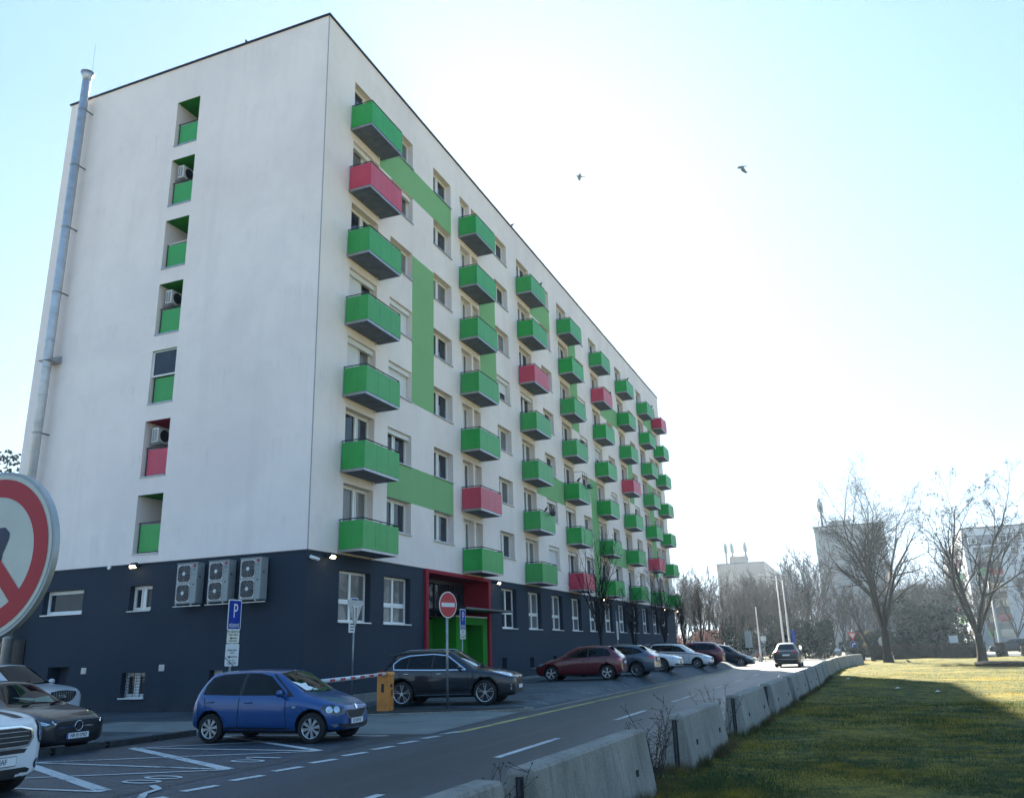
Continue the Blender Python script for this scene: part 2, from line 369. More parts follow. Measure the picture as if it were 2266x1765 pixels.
# painted markings
def strip(b, p, q, wd, mat, z=None):
    p = Vector(p); q = Vector(q); d = (q - p).normalized(); n = Vector((-d.y, d.x)) * wd / 2
    k = max(1, int((q - p).length / .8))
    for i in range(k):
        a = p.lerp(q, i / k); c = p.lerp(q, (i + 1) / k)
        b.poly([(*(v), (zg(v.x, v.y) + .016 if z is None else z)) for v in (a - n, c - n, c + n, a + n)], mat)
mk = MB(); WP = MATS['white_road_paint']; WN = MATS['worn_road_paint']; YP = MATS['yellow_road_paint']
for y0, y1 in ((-22.6, -19.8), (-15.9, -13.0), (-9.35, -6.3), (-2.1, .95), (4.6, 7.9), (11.4, 15.0), (18.6, 21.9), (25.5, 28.6), (33, 36), (40, 43), (47, 50)):
    strip(mk, (10.55, y0), (10.55, y1), .14, WP, -.390)
strip(mk, (7.92, -5.4), (7.88, 60), .19, YP, -.390)
for i in range(-6, 14):
    y0 = -6.63 - .955 * i
    if y0 < -5.5: strip(mk, (7.72, y0 + .0), (7.84, y0 + .55), .17, WP, -.389)
for (a, b_, wd) in (((2.3, -8.87), (6.82, -8.92), .09), ((2.3, -11.18), (6.85, -11.38), .09), ((3.0, -13.62), (6.6, -13.58), .09), ((2.6, -6.45), (6.6, -6.1), .1),
                    ((2.35, -8.9), (6.8, -11.33), .20), ((2.4, -11.15), (6.8, -8.95), .09), ((2.6, -11.45), (6.55, -13.5), .20), ((2.6, -13.5), (6.82, -11.42), .09),
                    ((2.6, -6.5), (6.8, -8.85), .16), ((2.6, -8.8), (6.7, -6.2), .08), ((2.6, -15.95), (6.6, -15.95), .09), ((2.6, -13.7), (6.6, -15.9), .16)):
    strip(mk, a, b_, wd, WP, -.386 if wd > .15 else -.383)
def ring(b, cx, cy, rx, ry, wd, mat, z):
    n = 20
    for i in range(n):
        a, c = 2 * math.pi * i / n, 2 * math.pi * (i + 1) / n
        b.poly([(cx + rx * math.cos(a), cy + ry * math.sin(a), z), (cx + rx * math.cos(c), cy + ry * math.sin(c), z),
                (cx + (rx - wd) * math.cos(c), cy + (ry - wd) * math.sin(c), z), (cx + (rx - wd) * math.cos(a), cy + (ry - wd) * math.sin(a), z)], mat)
for cy in (-12.72, -12.3, -10.4): ring(mk, 6.42, cy, .34, .17, .075, WP, -.382)
for a, b_ in (((6.1, -9.95), (6.75, -9.95)), ((6.1, -9.95), (6.2, -10.1)), ((6.9, -13.0), (7.25, -13.25)), ((7.25, -13.25), (7.35, -13.6)), ((7.35, -13.6), (7.6, -13.9))):
    strip(mk, a, b_, .10, WP, -.381)
for y in (3.5, 6.0, 8.5, 11.0, 13.5, 16.0, 18.5, 21.0, 23.5, 26.0, 28.5, 31, 33.5, 36, 38.5, 41, 43.5, 46):
    strip(mk, (1.8, y + .2), (6.9, y - .1), .10, WN)
    if y < 12: strip(mk, (2.2, y + .35), (6.6, y + 2.1), .08, WN)
strip(mk, (10.4, 31), (12.6, 31.2), .12, WP, -.390)
struct(mk.build('road_marking'))
# ------------------------------------------------------------ apartment building
ZR, ZB, YL, XW = 25.7, 4.62, 58.85, -13.88
bld = root('apartment_building', 'long white eight storey apartment block with green and red balconies above a dark blue-grey base', 'apartment building', (0, 0, 0))
colY = [1.72, 11.7, 19.55, 26.9, 34.28, 41.7, 49.05, 55.0]     # near edge of each balcony column
redb = {(0, 5), (1, 1), (2, 4), (3, 0), (4, 5), (5, 3), (6, 1), (7, 6)}
DZ = [2.8 * k for k in range(7)]
FW = []                                                        # facade openings y0,y1,z0,z1,depth,kind
for c, y in enumerate(colY):
    for k, dz in enumerate(DZ):
        if c == 1:
            FW.append((y + .22, y + 1.40, 4.80 + dz, 7.19 + dz, .32, 'door', c, k))
            FW.append((y + 1.62, y + 2.38, 4.80 + dz, 7.19 + dz, .32, 'slot', c, k))
            FW.append((y + 4.58, y + 6.48, 5.85 + dz, 7.17 + dz, .32, 'window', c, k))
        else:
            w2 = 2.0 if c < 7 else 1.7
            FW.append((y + .25, y + .25 + w2, 4.80 + dz, 7.17 + dz, .32, 'door', c, k))
            if c == 0: FW.append((4.98, 6.91, 5.85 + dz, 7.15 + dz, .32, 'window', c, k))
            elif c == 2: FW.append((23.58, 25.5, 5.85 + dz, 7.17 + dz, .32, 'window', c, k))
            elif c < 7: FW.append((y + 4.07, y + 5.95, 5.85 + dz, 7.15 + dz, .32, 'window', c, k))
for k, dz in enumerate(DZ): FW.append((8.96, 10.87, 5.87 + dz, 7.18 + dz, .34, 'window', 8, k))
GW = [(1.87, 3.9, 2.39, 4.12), (4.86, 6.88, 2.38, 4.12)] + [(16.22 + 3.685 * i, 18.18 + 3.685 * i, 2.37, 4.32) for i in range(11)]
for g in GW: FW.append((*g, .27, 'ground', -1, 0))
for y, z0, z1 in ((16.1, .42, .98), (19.9, .4, .92), (23.5, .42, .94)): FW.append((y, y + .6, z0, z1, .3, 'cellar', -1, 0))
PORT = (8.25, 14.35, -.6, 4.47, 1.3, 'portal', -1, 0)
FW.append(PORT)
def facade_mat(y, z):
    def i(a, b, c, d): return a < y < b and c < z < d
    if (i(4.0, 10.87, 21.15, 22.65) or i(6.91, 8.96, 11.43, 18.3) or i(4.98, 10.87, 7.15, 8.65) or i(14.15, 16.28, 14.25, 19.85)
        or i(21.9, 25.5, 21.15, 22.65) or i(29.25, 30.97, 15.58, 22.65) or i(36.7, 41.95, 18.37, 19.85) or i(21.9, 27.15, 9.97, 11.45)
        or i(32.85, 34.53, 4.62, 12.76) or i(36.7, 41.95, 7.17, 8.65) or i(44.2, 45.77, 12.77, 17.05)
        or i(51.4, 55.2, 21.15, 22.65) or i(51.4, 53.1, 7.17, 15.57)): return LGREEN
    if i(8.0, 14.6, -2, 4.62): return REDW
    return WHITE if z > ZB else DARK
def wall(b, us, vs, openings, T, matf, revmat=None):
    us = sorted(set(round(u, 3) for u in us)); vs = sorted(set(round(v, 3) for v in vs))
    for a, c in zip(us, us[1:]):
        for d, e in zip(vs, vs[1:]):
            m, n = (a + c) / 2, (d + e) / 2
            if any(o[0] < m < o[1] and o[2] < n < o[3] for o in openings): continue
            b.poly([T(a, d, 0), T(c, d, 0), T(c, e, 0), T(a, e, 0)], matf(m, n))
    for o in openings:
        y0, y1, z0, z1, dp = o[:5]
        rm = (revmat(o) if revmat else None) or matf(y0 - .01, (z0 + z1) / 2)
        if rm is LGREEN or rm is REDW and o[5] != 'portal': rm = WHITE
        tm = rm[1] if isinstance(rm, tuple) else rm
        sm_ = rm[0] if isinstance(rm, tuple) else rm
        b.poly([T(y0, z0, 0), T(y0, z1, 0), T(y0, z1, -dp), T(y0, z0, -dp)], sm_)
        b.poly([T(y1, z0, 0), T(y1, z1, 0), T(y1, z1, -dp), T(y1, z0, -dp)], sm_)
        b.poly([T(y0, z1, 0), T(y1, z1, 0), T(y1, z1, -dp), T(y0, z1, -dp)], tm)
        b.poly([T(y0, z0, 0), T(y1, z0, 0), T(y1, z0, -dp), T(y0, z0, -dp)], sm_)
TF = lambda u, v, w_: (w_, u, v)          # facade: u = y, v = z, w = outwards
TG = lambda u, v, w_: (u, -w_, v)         # gable: u = x
wl = MB()
us = [0, YL, 8.0, 14.6, 4.0, 8.96, 10.87, 6.91, 4.98, 14.15, 16.28, 21.9, 25.5, 29.25, 30.97, 36.7, 41.95, 27.15, 32.85, 34.53, 44.2, 45.77, 51.4, 55.2, 53.1]
vs = [-.8, ZB, ZR, 21.15, 22.65, 11.43, 18.3, 7.15, 8.65, 14.25, 19.85, 15.58, 18.37, 9.97, 11.45, 12.76, 7.17, 12.77, 17.05, 15.57, 4.62]
for o in FW: us += [o[0], o[1]]; vs += [o[2], o[3]]
wall(wl, us, vs, FW, TF, facade_mat)
gred = {1: True}
GO = [(-7.5, -6.3, 4.97 + dz, 7.1 + dz, 1.25, 'loggia', -1, k) for k, dz in enumerate(DZ)]
GWIN = [(-11.6, -9.62, 3.03, 3.88), (-7.42, -6.4, 3.0, 3.86)]
for g in GWIN: GO.append((*g, .27, 'window', -1, 0))
GO.append((-7.42, -6.37, .13, .95, .27, 'cellar', -1, 0)); GO.append((-3.66, -3.1, .3, .96, .3, 'cellar', -1, 0)); GO.append((-10.93, -9.88, -.8, 1.2, .5, 'door', -1, 0))
def gable_mat(x, z): return WHITE if z > ZB else DARK
us = [XW, 0]; vs = [-.8, ZB, ZR]
for o in GO: us += [o[0], o[1]]; vs += [o[2], o[3]]
wall(wl, us, vs, GO, TG, gable_mat, lambda o: ((WHITE, REDW if o[7] == 1 else GREENW) if o[5] == 'loggia' else None))
wl.poly([(XW, 0, -.8), (XW, YL, -.8), (XW, YL, ZR), (XW, 0, ZR)], WHITE)
FARM = M('sunlit_stucco', (.52, .50, .36), .9, var=.1)
wl.poly([(XW, YL, -.8), (0, YL, -.8), (0, YL, ZR), (XW, YL, ZR)], WHITE)
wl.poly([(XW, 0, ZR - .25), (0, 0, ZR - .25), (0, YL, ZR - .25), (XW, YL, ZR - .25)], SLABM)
wl.build('wall', bld)
rf = MB()
CAP = M('dark_roof_flashing', (.035, .04, .055), .5, .4)
for x0, x1, y0, y1 in ((XW - .07, .07, -.07, .35), (XW - .07, .07, YL - .35, YL + .07), (-.35, .07, .35, YL - .35), (XW - .07, XW + .35, .35, YL - .35)):
    rf.box(x0, x1, y0, y1, ZR, ZR + .065, CAP)
rf.build('roof_edge', bld)
sm = MB()      # base drip edge and corner joint, portal surround
sm.box(0, .03, .0, 8.0, ZB - .02, ZB + .015, METD); sm.box(0, .03, 14.6, YL, ZB - .02, ZB + .015, METD); sm.box(XW, .03, -.03, -.003, ZB - .02, ZB + .015, METD)
sm.box(-.02, .006, -.006, .03, ZB, ZR, M('joint_grey', (.34, .34, .36), .8))
sm.build('drip_edge', bld)
# backs of loggias and portal
bk = MB()
for k, dz in enumerate(DZ): bk = MB(); bk.poly([(-7.5, 1.25, 4.97 + dz), (-6.3, 1.25, 4.97 + dz), (-6.3, 1.25, 7.1 + dz), (-7.5, 1.25, 7.1 + dz)], M('shaded_loggia_wall', (.28, .29, .32), .9)); bk.build('loggia_back_wall', bld)  # shade of the recess put into the grey of a white wall
bk = MB(); bk.poly([(-10.93, .5, -.8), (-9.88, .5, -.8), (-9.88, .5, 1.2), (-10.93, .5, 1.2)], M('dark_door_paint', (.04, .05, .08), .5)); bk.build('cellar_door', bld)


def make_window(y0, y1, z0, z1, dp, T, kind, k=0, c=0, glass=None, sill=True, name='window', style=None):
    fw = .075 if kind != 'ground' else .085
    f = MB(); w0, w1 = -dp - .03, -dp + .05
    f.box(0, 1, 0, 1, 0, 1, PVC, T=lambda a, b_, d: T(y0 + a * (y1 - y0), z0 + b_ * fw, w0 + d * (w1 - w0)))
    f.box(0, 1, 0, 1, 0, 1, PVC, T=lambda a, b_, d: T(y0 + a * (y1 - y0), z1 - fw + b_ * fw, w0 + d * (w1 - w0)))
    W = y1 - y0; Hh = z1 - z0
    cols = {'window': [.46], 'door': [.56], 'slot': [], 'ground': [.5], 'cellar': [.5], 'wide': []}[kind]
    vs_ = [0] + [x * W for x in cols] + [W]
    for i, x in enumerate(vs_):
        a, b_ = (0, fw) if i == 0 else ((W - fw, W) if i == len(vs_) - 1 else (x - fw * .75, x + fw * .75))
        ww = w1 - .004 if 0 < i < len(vs_) - 1 else w1 - .002
        f.box(y0 + a, y0 + b_, z0 + fw, z1 - fw, w0, ww, PVC, T=lambda u, v, d: T(u, v, d))
    if kind == 'ground':
        zt = z0 + .40 * Hh
        for i in range(len(vs_) - 1):
            a = vs_[i] + (fw if i == 0 else fw * .75); b_ = vs_[i + 1] - (fw if i == len(vs_) - 2 else fw * .75)
            f.box(y0 + a, y0 + b_, zt - .08, zt + .08, w0, w1 + .004, PVC, T=T)
        for (a, b_) in zip(vs_, vs_[1:]):   # sashes
            pass
    else:
        # inner sash frames
        for i in range(len(vs_) - 1):
            a = y0 + vs_[i] + fw * .9; b_ = y0 + vs_[i + 1] - fw * .9
            if b_ - a < .2: continue
            for q in ((a, a + .045, z0 + fw, z1 - fw), (b_ - .045, b_, z0 + fw, z1 - fw)): f.box(*q, w0, w1 + .016, PVC, T=T)
            for q in ((a + .045, b_ - .045, z0 + fw, z0 + fw + .045), (a + .045, b_ - .045, z1 - fw - .045, z1 - fw)): f.box(*q, w0, w1 + .016, PVC, T=T)
    o = f.build(name, bld)
    p = MB(); e = .02
    wp = (w0 + w1) / 2
    gm = glass or (GLASSC if random.random() < .32 else GLASS)
    for i in range(len(vs_) - 1):
        a, b_ = y0 + vs_[i] + e, y0 + vs_[i + 1] - e
        t = random.uniform(-.006, .006); t2 = random.uniform(-.004, .004)
        p.poly([T(a, z0 + e, wp - t), T(b_, z0 + e, wp + t), T(b_, z1 - e, wp + t + t2), T(a, z1 - e, wp - t + t2)], gm)
    p.build('pane', o)
    if sill:
        s = MB(); s.box(y0 - .03, y1 + .03, z0 - .035, z0 + .004, -dp + .05, .06, (PVC if kind in ('ground', 'cellar', 'wide') else METG) , T=T); s.build('sill', o)
    if style:
        h = MB()
        if style.get('box'): h.box(y0 + .01, y1 - .01, z1 - .20, z1 - .004, -dp + .055, -dp + .21, SHUT, T=T)
        low = style.get('low', 0); a0, a1 = style.get('span', (0, 1))
        if low:
            zz0 = z1 - .2 - low * (Hh - .2)
            n = int((z1 - .2 - zz0) / .06)
            for i in range(max(n, 1)):
                za = z1 - .2 - (i + 1) * (z1 - .2 - zz0) / max(n, 1); zb = z1 - .2 - i * (z1 - .2 - zz0) / max(n, 1)
                h.box(y0 + .06 + a0 * (W - .12), y0 + .06 + a1 * (W - .12), za + .006, zb, -dp + .07, -dp + .085, SHUT, T=T)
        h.build('roller_shutter', o)
    return o
random.seed(4)
styles = {('door', 0, 5): dict(box=1), ('window', 0, 5): dict(box=1), ('door', 0, 3): dict(box=1, low=1, span=(0, .55)), ('window', 0, 3): dict(box=1, low=1),
          ('door', 0, 2): dict(box=1, low=1, span=(0, .55)), ('window', 0, 2): dict(box=1, low=1), ('window', 0, 1): dict(box=1),
          ('window', 1, 3): dict(box=1, low=.5), ('door', 2, 3): dict(box=1), ('window', 2, 1): dict(box=1), ('window', 2, 0): dict(box=1, low=1),
          ('window', 3, 3): dict(box=1), ('door', 3, 1): dict(box=1), ('door', 3, 0): dict(box=1), ('door', 4, 3): dict(box=1, low=.3), ('window', 4, 2): dict(box=1, low=.8),
          ('door', 5, 2): dict(box=1), ('window', 5, 2): dict(box=1), ('door', 6, 2): dict(box=1), ('window', 3, 4): dict(box=1, low=.4)}
for o in FW:
    y0, y1, z0, z1, dp, kind, c, k = o
    if kind == 'portal': continue
    make_window(y0, y1, z0, z1, dp, TF, kind if kind != 'cellar' else 'slot', k, c, name={'door': 'balcony_door', 'slot': 'balcony_window', 'window': 'window', 'ground': 'ground_floor_window', 'cellar': 'cellar_window'}[kind],
                sill=kind in ('window', 'ground', 'cellar'), style=styles.get((kind, c, k)), glass=(GLASSC if (kind == 'ground' and random.random() < .3) else None))
make_window(*GWIN[0], .27, TG, 'wide', name='ground_floor_window', glass=GLASS); make_window(*GWIN[1], .27, TG, 'window', name='ground_floor_window', glass=GLASS)
cw = make_window(-7.42, -6.37, .13, .95, .27, TG, 'cellar', name='cellar_window', glass=GLASS); make_window(-3.66, -3.1, .3, .96, .3, TG, 'slot', name='cellar_window')
gr = MB()
for i in range(8): gr.tube([(-7.40, -.0 + .06, .2 + i * .095), (-6.39, .06, .2 + i * .095)], .009, 5, METD)
for x in (-7.2, -6.9, -6.6): gr.tube([(x, .055, .15), (x, .055, .93)], .009, 5, METD)
gr.build('security_grille', cw)

# balconies
for c, y in enumerate(colY):
    for k, dz in enumerate(DZ):
        z = 4.70 + dz; D = .99; Wd = 2.42; pm = PANR if (c, k) in redb else PANG
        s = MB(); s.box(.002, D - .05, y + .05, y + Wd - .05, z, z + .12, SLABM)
        s.box(.002, D, y, y + .05, z - .02, z + .10, METG); s.box(.002, D, y + Wd - .05, y + Wd, z - .02, z + .10, METG); s.box(D - .05, D, y + .05, y + Wd - .05, z - .02, z + .10, METG)
        s.tube([(.03, y + Wd - .25, z + .02), (.03, y + Wd - .25, z - .1)], .03, 6, PVC)
        bo = s.build('balcony', bld)
        p = MB(); zt = z + 1.04
        p.box(D + .003, D + .018, y - .01, y + Wd + .01, z + .07, zt, pm)
        p.box(.06, D + .002, y - .018, y - .004, z + .07, zt, pm); p.box(.06, D + .002, y + Wd + .004, y + Wd + .018, z + .07, zt, pm)
        for jy in (.82, 1.62): p.box(D + .0181, D + .0195, y + jy - .004, y + jy + .004, z + .07, zt, METD)
        for jy in (.1, .72, .92, 1.52, 1.72, 2.32):
            for jz in (z + .16, zt - .1): p.box(D + .0181, D + .0215, y + jy - .012, y + jy + .012, jz - .012, jz + .012, METG)
        po = p.build('panel', bo)
        r_ = MB(); q = .022
        r_.tube([(.03, y + .02, zt + .07), (D - .01, y + .02, zt + .07), (D - .01, y + Wd - .02, zt + .07), (.03, y + Wd - .02, zt + .07)], q, 6, METD)
        for (px, py) in ((.05, y + .02), (D - .02, y + .02), (D - .02, y + Wd / 2), (D - .02, y + Wd - .02), (.05, y + Wd - .02)):
            r_.tube([(px, py, z + .1), (px, py, zt + .07)], .018, 5, METD)
        r_.build('railing', bo)
# loggia parapets on the gable
for k, dz in enumerate(DZ):
    p = MB(); pm = PANR if k == 1 else PANG
    p.box(-7.38, -6.32, .16, .18, 5.05 + dz, 6.02 + dz, pm)
    po = p.build('loggia_parapet', bld)
    r_ = MB(); r_.tube([(-7.48, .17, 6.10 + dz), (-6.32, .17, 6.10 + dz)], .022, 6, METD if k != 4 else PVC); r_.box(-7.5, -6.3, -.03, .25, 4.93 + dz, 4.985 + dz, METG)
    r_.tube([(-7.42, .17, 5.0 + dz), (-7.42, .17, 6.1 + dz)], .018, 5, METD); r_.build('railing', po)
gl = MB(); gl.box(-7.44, -6.36, .10, .12, 6.12 + 5.6, 7.05 + 5.6, GLASS)
for q in ((-7.5, -7.44, 6.08, 7.1), (-6.36, -6.3, 6.08, 7.1)): gl.box(q[0], q[1], .08, .14, q[2] + 5.6, q[3] + 5.6, PVC)
for q in ((6.06, 6.12), (7.05, 7.1)): gl.box(-7.5, -6.3, .078, .142, q[0] + 5.6, q[1] + 5.6, PVC)
gl.build('loggia_glazing', bld)

# entrance: red surround, glazing, green porch, canopy
po = MB()
po.box(.0, .12, 8.0, 8.25, -.3, 4.62, REDW); po.box(.0, .12, 14.35, 14.6, -.3, 4.62, REDW); po.box(.0, .12, 8.25, 14.35, 4.47, 4.62, REDW)
pob = po.build('entrance_surround', bld)
pg = MB(); pg.box(-1.28, -1.24, 8.3, 14.3, 2.75, 4.35, GLASS)
for y in (8.3, 9.8, 11.3, 12.8, 14.25): pg.box(-1.23, -1.18, y, y + .05, 2.75, 4.35, METD)
pg.box(-1.23, -1.17, 8.26, 14.34, 4.30, 4.46, METD)
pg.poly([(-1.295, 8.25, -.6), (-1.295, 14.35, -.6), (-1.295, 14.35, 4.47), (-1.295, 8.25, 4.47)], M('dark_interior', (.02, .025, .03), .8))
pg.build('entrance_glazing', pob)
gb = MB(); x1 = .03
gb.box(-1.2, x1, 10.95, 11.38, -.4, 2.78, GREENW); gb.box(-1.2, x1, 13.78, 14.28, -.4, 2.78, GREENW); gb.box(-1.2, x1, 11.38, 13.78, 2.46, 2.779, GREENW)
gb.box(-1.22, x1 + .02, 10.93, 14.30, 2.785, 2.84, METG)
gb.box(-1.16, -1.1, 8.3, 10.93, -.4, 2.72, GREENW)
gbo = gb.build('green_porch', bld)
dd = MB(); dd.box(-.86, -.82, 11.4, 13.76, -.4, 2.44, GLASS)
for y in (11.4, 12.2, 12.55, 13.70): dd.box(-.81, -.77, y, y + .07, -.4, 2.44, METG)
dd.box(-.80, -.70, 12.9, 13.70, -.4, 2.44, GREENW)
dd.build('entrance_door', gbo)
ca = MB(); ca.box(-1.1, 1.15, 9.6, 14.9, 3.02, 3.10, M('canopy_dark', (.05, .06, .08), .4, .3)); ca.build('canopy', bld)

# lamps, camera, vents
LAMPM = M('lit_lamp_lens', (1, .8, .5), .4, var=0, emit=((1.0, .74, .40), 2.5))
def wall_lamp(pos, nrm):
    b = MB(); n = Vector(nrm); p = Vector(pos); s_ = Vector((0, 0, 1)).cross(n)
    b.tube([p, p + n * .22 + Vector((0, 0, -.06))], .03, 8, METD)
    q = p + n * .25 + Vector((0, 0, -.02))
    b.tube([q - s_ * .12 + Vector((0, 0, .03)), q + s_ * .12 + Vector((0, 0, .03))], .085, 10, METD)
    lo = b.build('wall_lamp', bld)
    e = MB(); e.tube([q - s_ * .11 + Vector((0, 0, -.03)) + n * .05, q + s_ * .11 + Vector((0, 0, -.03)) + n * .05], .055, 12, LAMPM); e.build('lamp_lens', lo)
wall_lamp((-7.09, 0, 4.55), (0, -1, 0))
for y in (1.0, 15.2, 33.6, 53.1, 58.5): wall_lamp((0, y, 4.5), (1, 0, 0))
cc = MB(); cc.tube([(0, .25, 4.36), (.18, .2, 4.33)], .035, 8, PVC); cc.tube([(.12, -.02, 4.39), (.32, .22, 4.29)], .055, 10, PVC); cc.tube([(.31, .21, 4.295), (.33, .235, 4.285)], .04, 10, METD)
cc.build('security_camera', bld)
for x, z in ((-9.18, 1.05), (-5.66, 1.08)):
    b = MB(); b.box(x - .11, x + .11, -.03, -.002, z - .10, z + .10, PVC)
    for i in range(4): b.box(x - .09, x + .09, -.045, -.031, z - .08 + i * .045, z - .055 + i * .045, METG)
    b.build('wall_vent', bld)
b = MB(); b.tube([(-8.47, 0, 4.57), (-8.47, -.08, 4.57)], .07, 10, PVC); b.build('motion_sensor', bld)
# flue pipe
fx, fy = -12.62, -.42
fl = MB(); STEEL = M('brushed_steel_flue', (.50, .52, .54), .45, .55, var=.15, scale=3)
fl.tube([(fx, fy, .2), (fx, fy, 26.35)], .175, 20, STEEL)
for z in [1.1 + i * 1.16 for i in range(22)]: fl.tube([(fx, fy, z), (fx, fy, z + .035)],   .182, 20, STEEL)
fl.tube([(fx, fy, 26.35), (fx, fy, 26.55), (fx, fy, 26.72)], [.175, .2, .28], 20, STEEL); fl.tube([(fx, fy, 26.72), (fx, fy, 26.76)], .29, 20, METD)
flo = fl.build('flue_pipe', bld)
def bracket(f):
    br = MB(); f(br); br.build('pipe_bracket', flo)
def main_bracket(br):
    br.box(fx - .30, fx + .30, -.62, -.002, 12.98, 13.02, METG); br.poly([(fx + .28, -.005, 13.3), (fx + .28, -.62, 13.02), (fx + .28, -.005, 13.02)], METG); br.poly([(fx - .28, -.005, 13.3), (fx - .28, -.62, 13.02), (fx - .28, -.005, 13.02)], METG)
bracket(main_bracket)
for z in (7, 10, 16, 19, 22, 24.8): bracket(lambda br: (br.tube([(fx + .15, fy + .1, z), (fx + .15, 0, z)], .025, 6, METD), br.tube([(fx, fy, z - .02), (fx, fy, z + .03)], .19, 16, METG)))
br = MB(); br.tube([(fx + .26, fy, 24.8), (fx + .26, fy, 28.3)], .005, 5, METD); br.build('lightning_rod', flo)
# drain pipes at the dark end bay
b = MB(); b.tube([(-13.45, -.12, -.3), (-13.45, -.12, 2.1)], .07, 8, PVC); b.build('drain_pipe', bld)
b = MB(); b.box(-13.86, -12.2, -.05, -.003, -.4, 2.2, M('black_service_door', (.012, .014, .02), .5)); b.build('service_door', bld)
# ------------------------------------------------------------ cars
def paint(name, col, metallic=.0, rough=.28):
    if name in MATS: return MATS[name]
    m, nt, bs = node_mat(name)
    n = noise(nt, 2.5, 4, .6, mapped(nt, (1, 1, 1), 'Object'))
    nt.links.new(ramp(nt, n, [(.3, tuple(c * .88 for c in col)), (.7, col)]), bs.inputs['Base Color'])
    nt.links.new(ramp(nt, n, [(.3, (rough,) * 3), (.7, (rough + .12,) * 3)]), bs.inputs['Roughness'])
    bs.inputs['Metallic'].default_value = metallic
    bs.inputs['Coat Weight'].default_value = .8; bs.inputs['Coat Roughness'].default_value = .06
    MATS[name] = m; return m
BLACKP = M('black_trim_plastic', (.012, .012, .014), .55, var=.15, kind='Object')
RUB = M('tyre_rubber', (.014, .014, .015), .85, var=.2, kind='Object')
WELL = M('wheel_well', (.004, .004, .004), .95, var=0)
ALLOY = M('alloy_rim', (.52, .53, .55), .3, .85, var=.1, kind='Object')
ALLOYD = M('dark_alloy', (.03, .03, .035), .4, .6, var=0)
CHROME = M('chrome', (.75, .76, .78), .12, 1.0, var=0)
LENS = M('headlight_lens', (.50, .54, .60), .08, .6, var=.6, scale=14, coat=1, kind='Object')
LENSD = M('headlight_dark', (.02, .022, .025), .1, .2, var=0, coat=1)
TAIL = M('tail_light_red', (.50, .01, .015), .12, var=.3, scale=20, coat=1, kind='Object')
PLATE = M('number_plate_white', (.75, .76, .76), .4, var=0)
BLACKT = M('black_print', (.01, .01, .012), .5, var=0)
BLUEP = M('blue_plate_band', (.02, .06, .45), .4, var=0)
GAP = M('panel_gap', (.006, .006, .007), .9, var=0)
def interp(x, pts):
    if x <= pts[0][0]: return pts[0][1]
    for (a, b), (c, d) in zip(pts, pts[1:]):
        if x <= c: return b + (d - b) * (x - a) / max(c - a, 1e-6)
    return pts[-1][1]
def ts(s0, pts): return [(a, b) for a, b in pts]

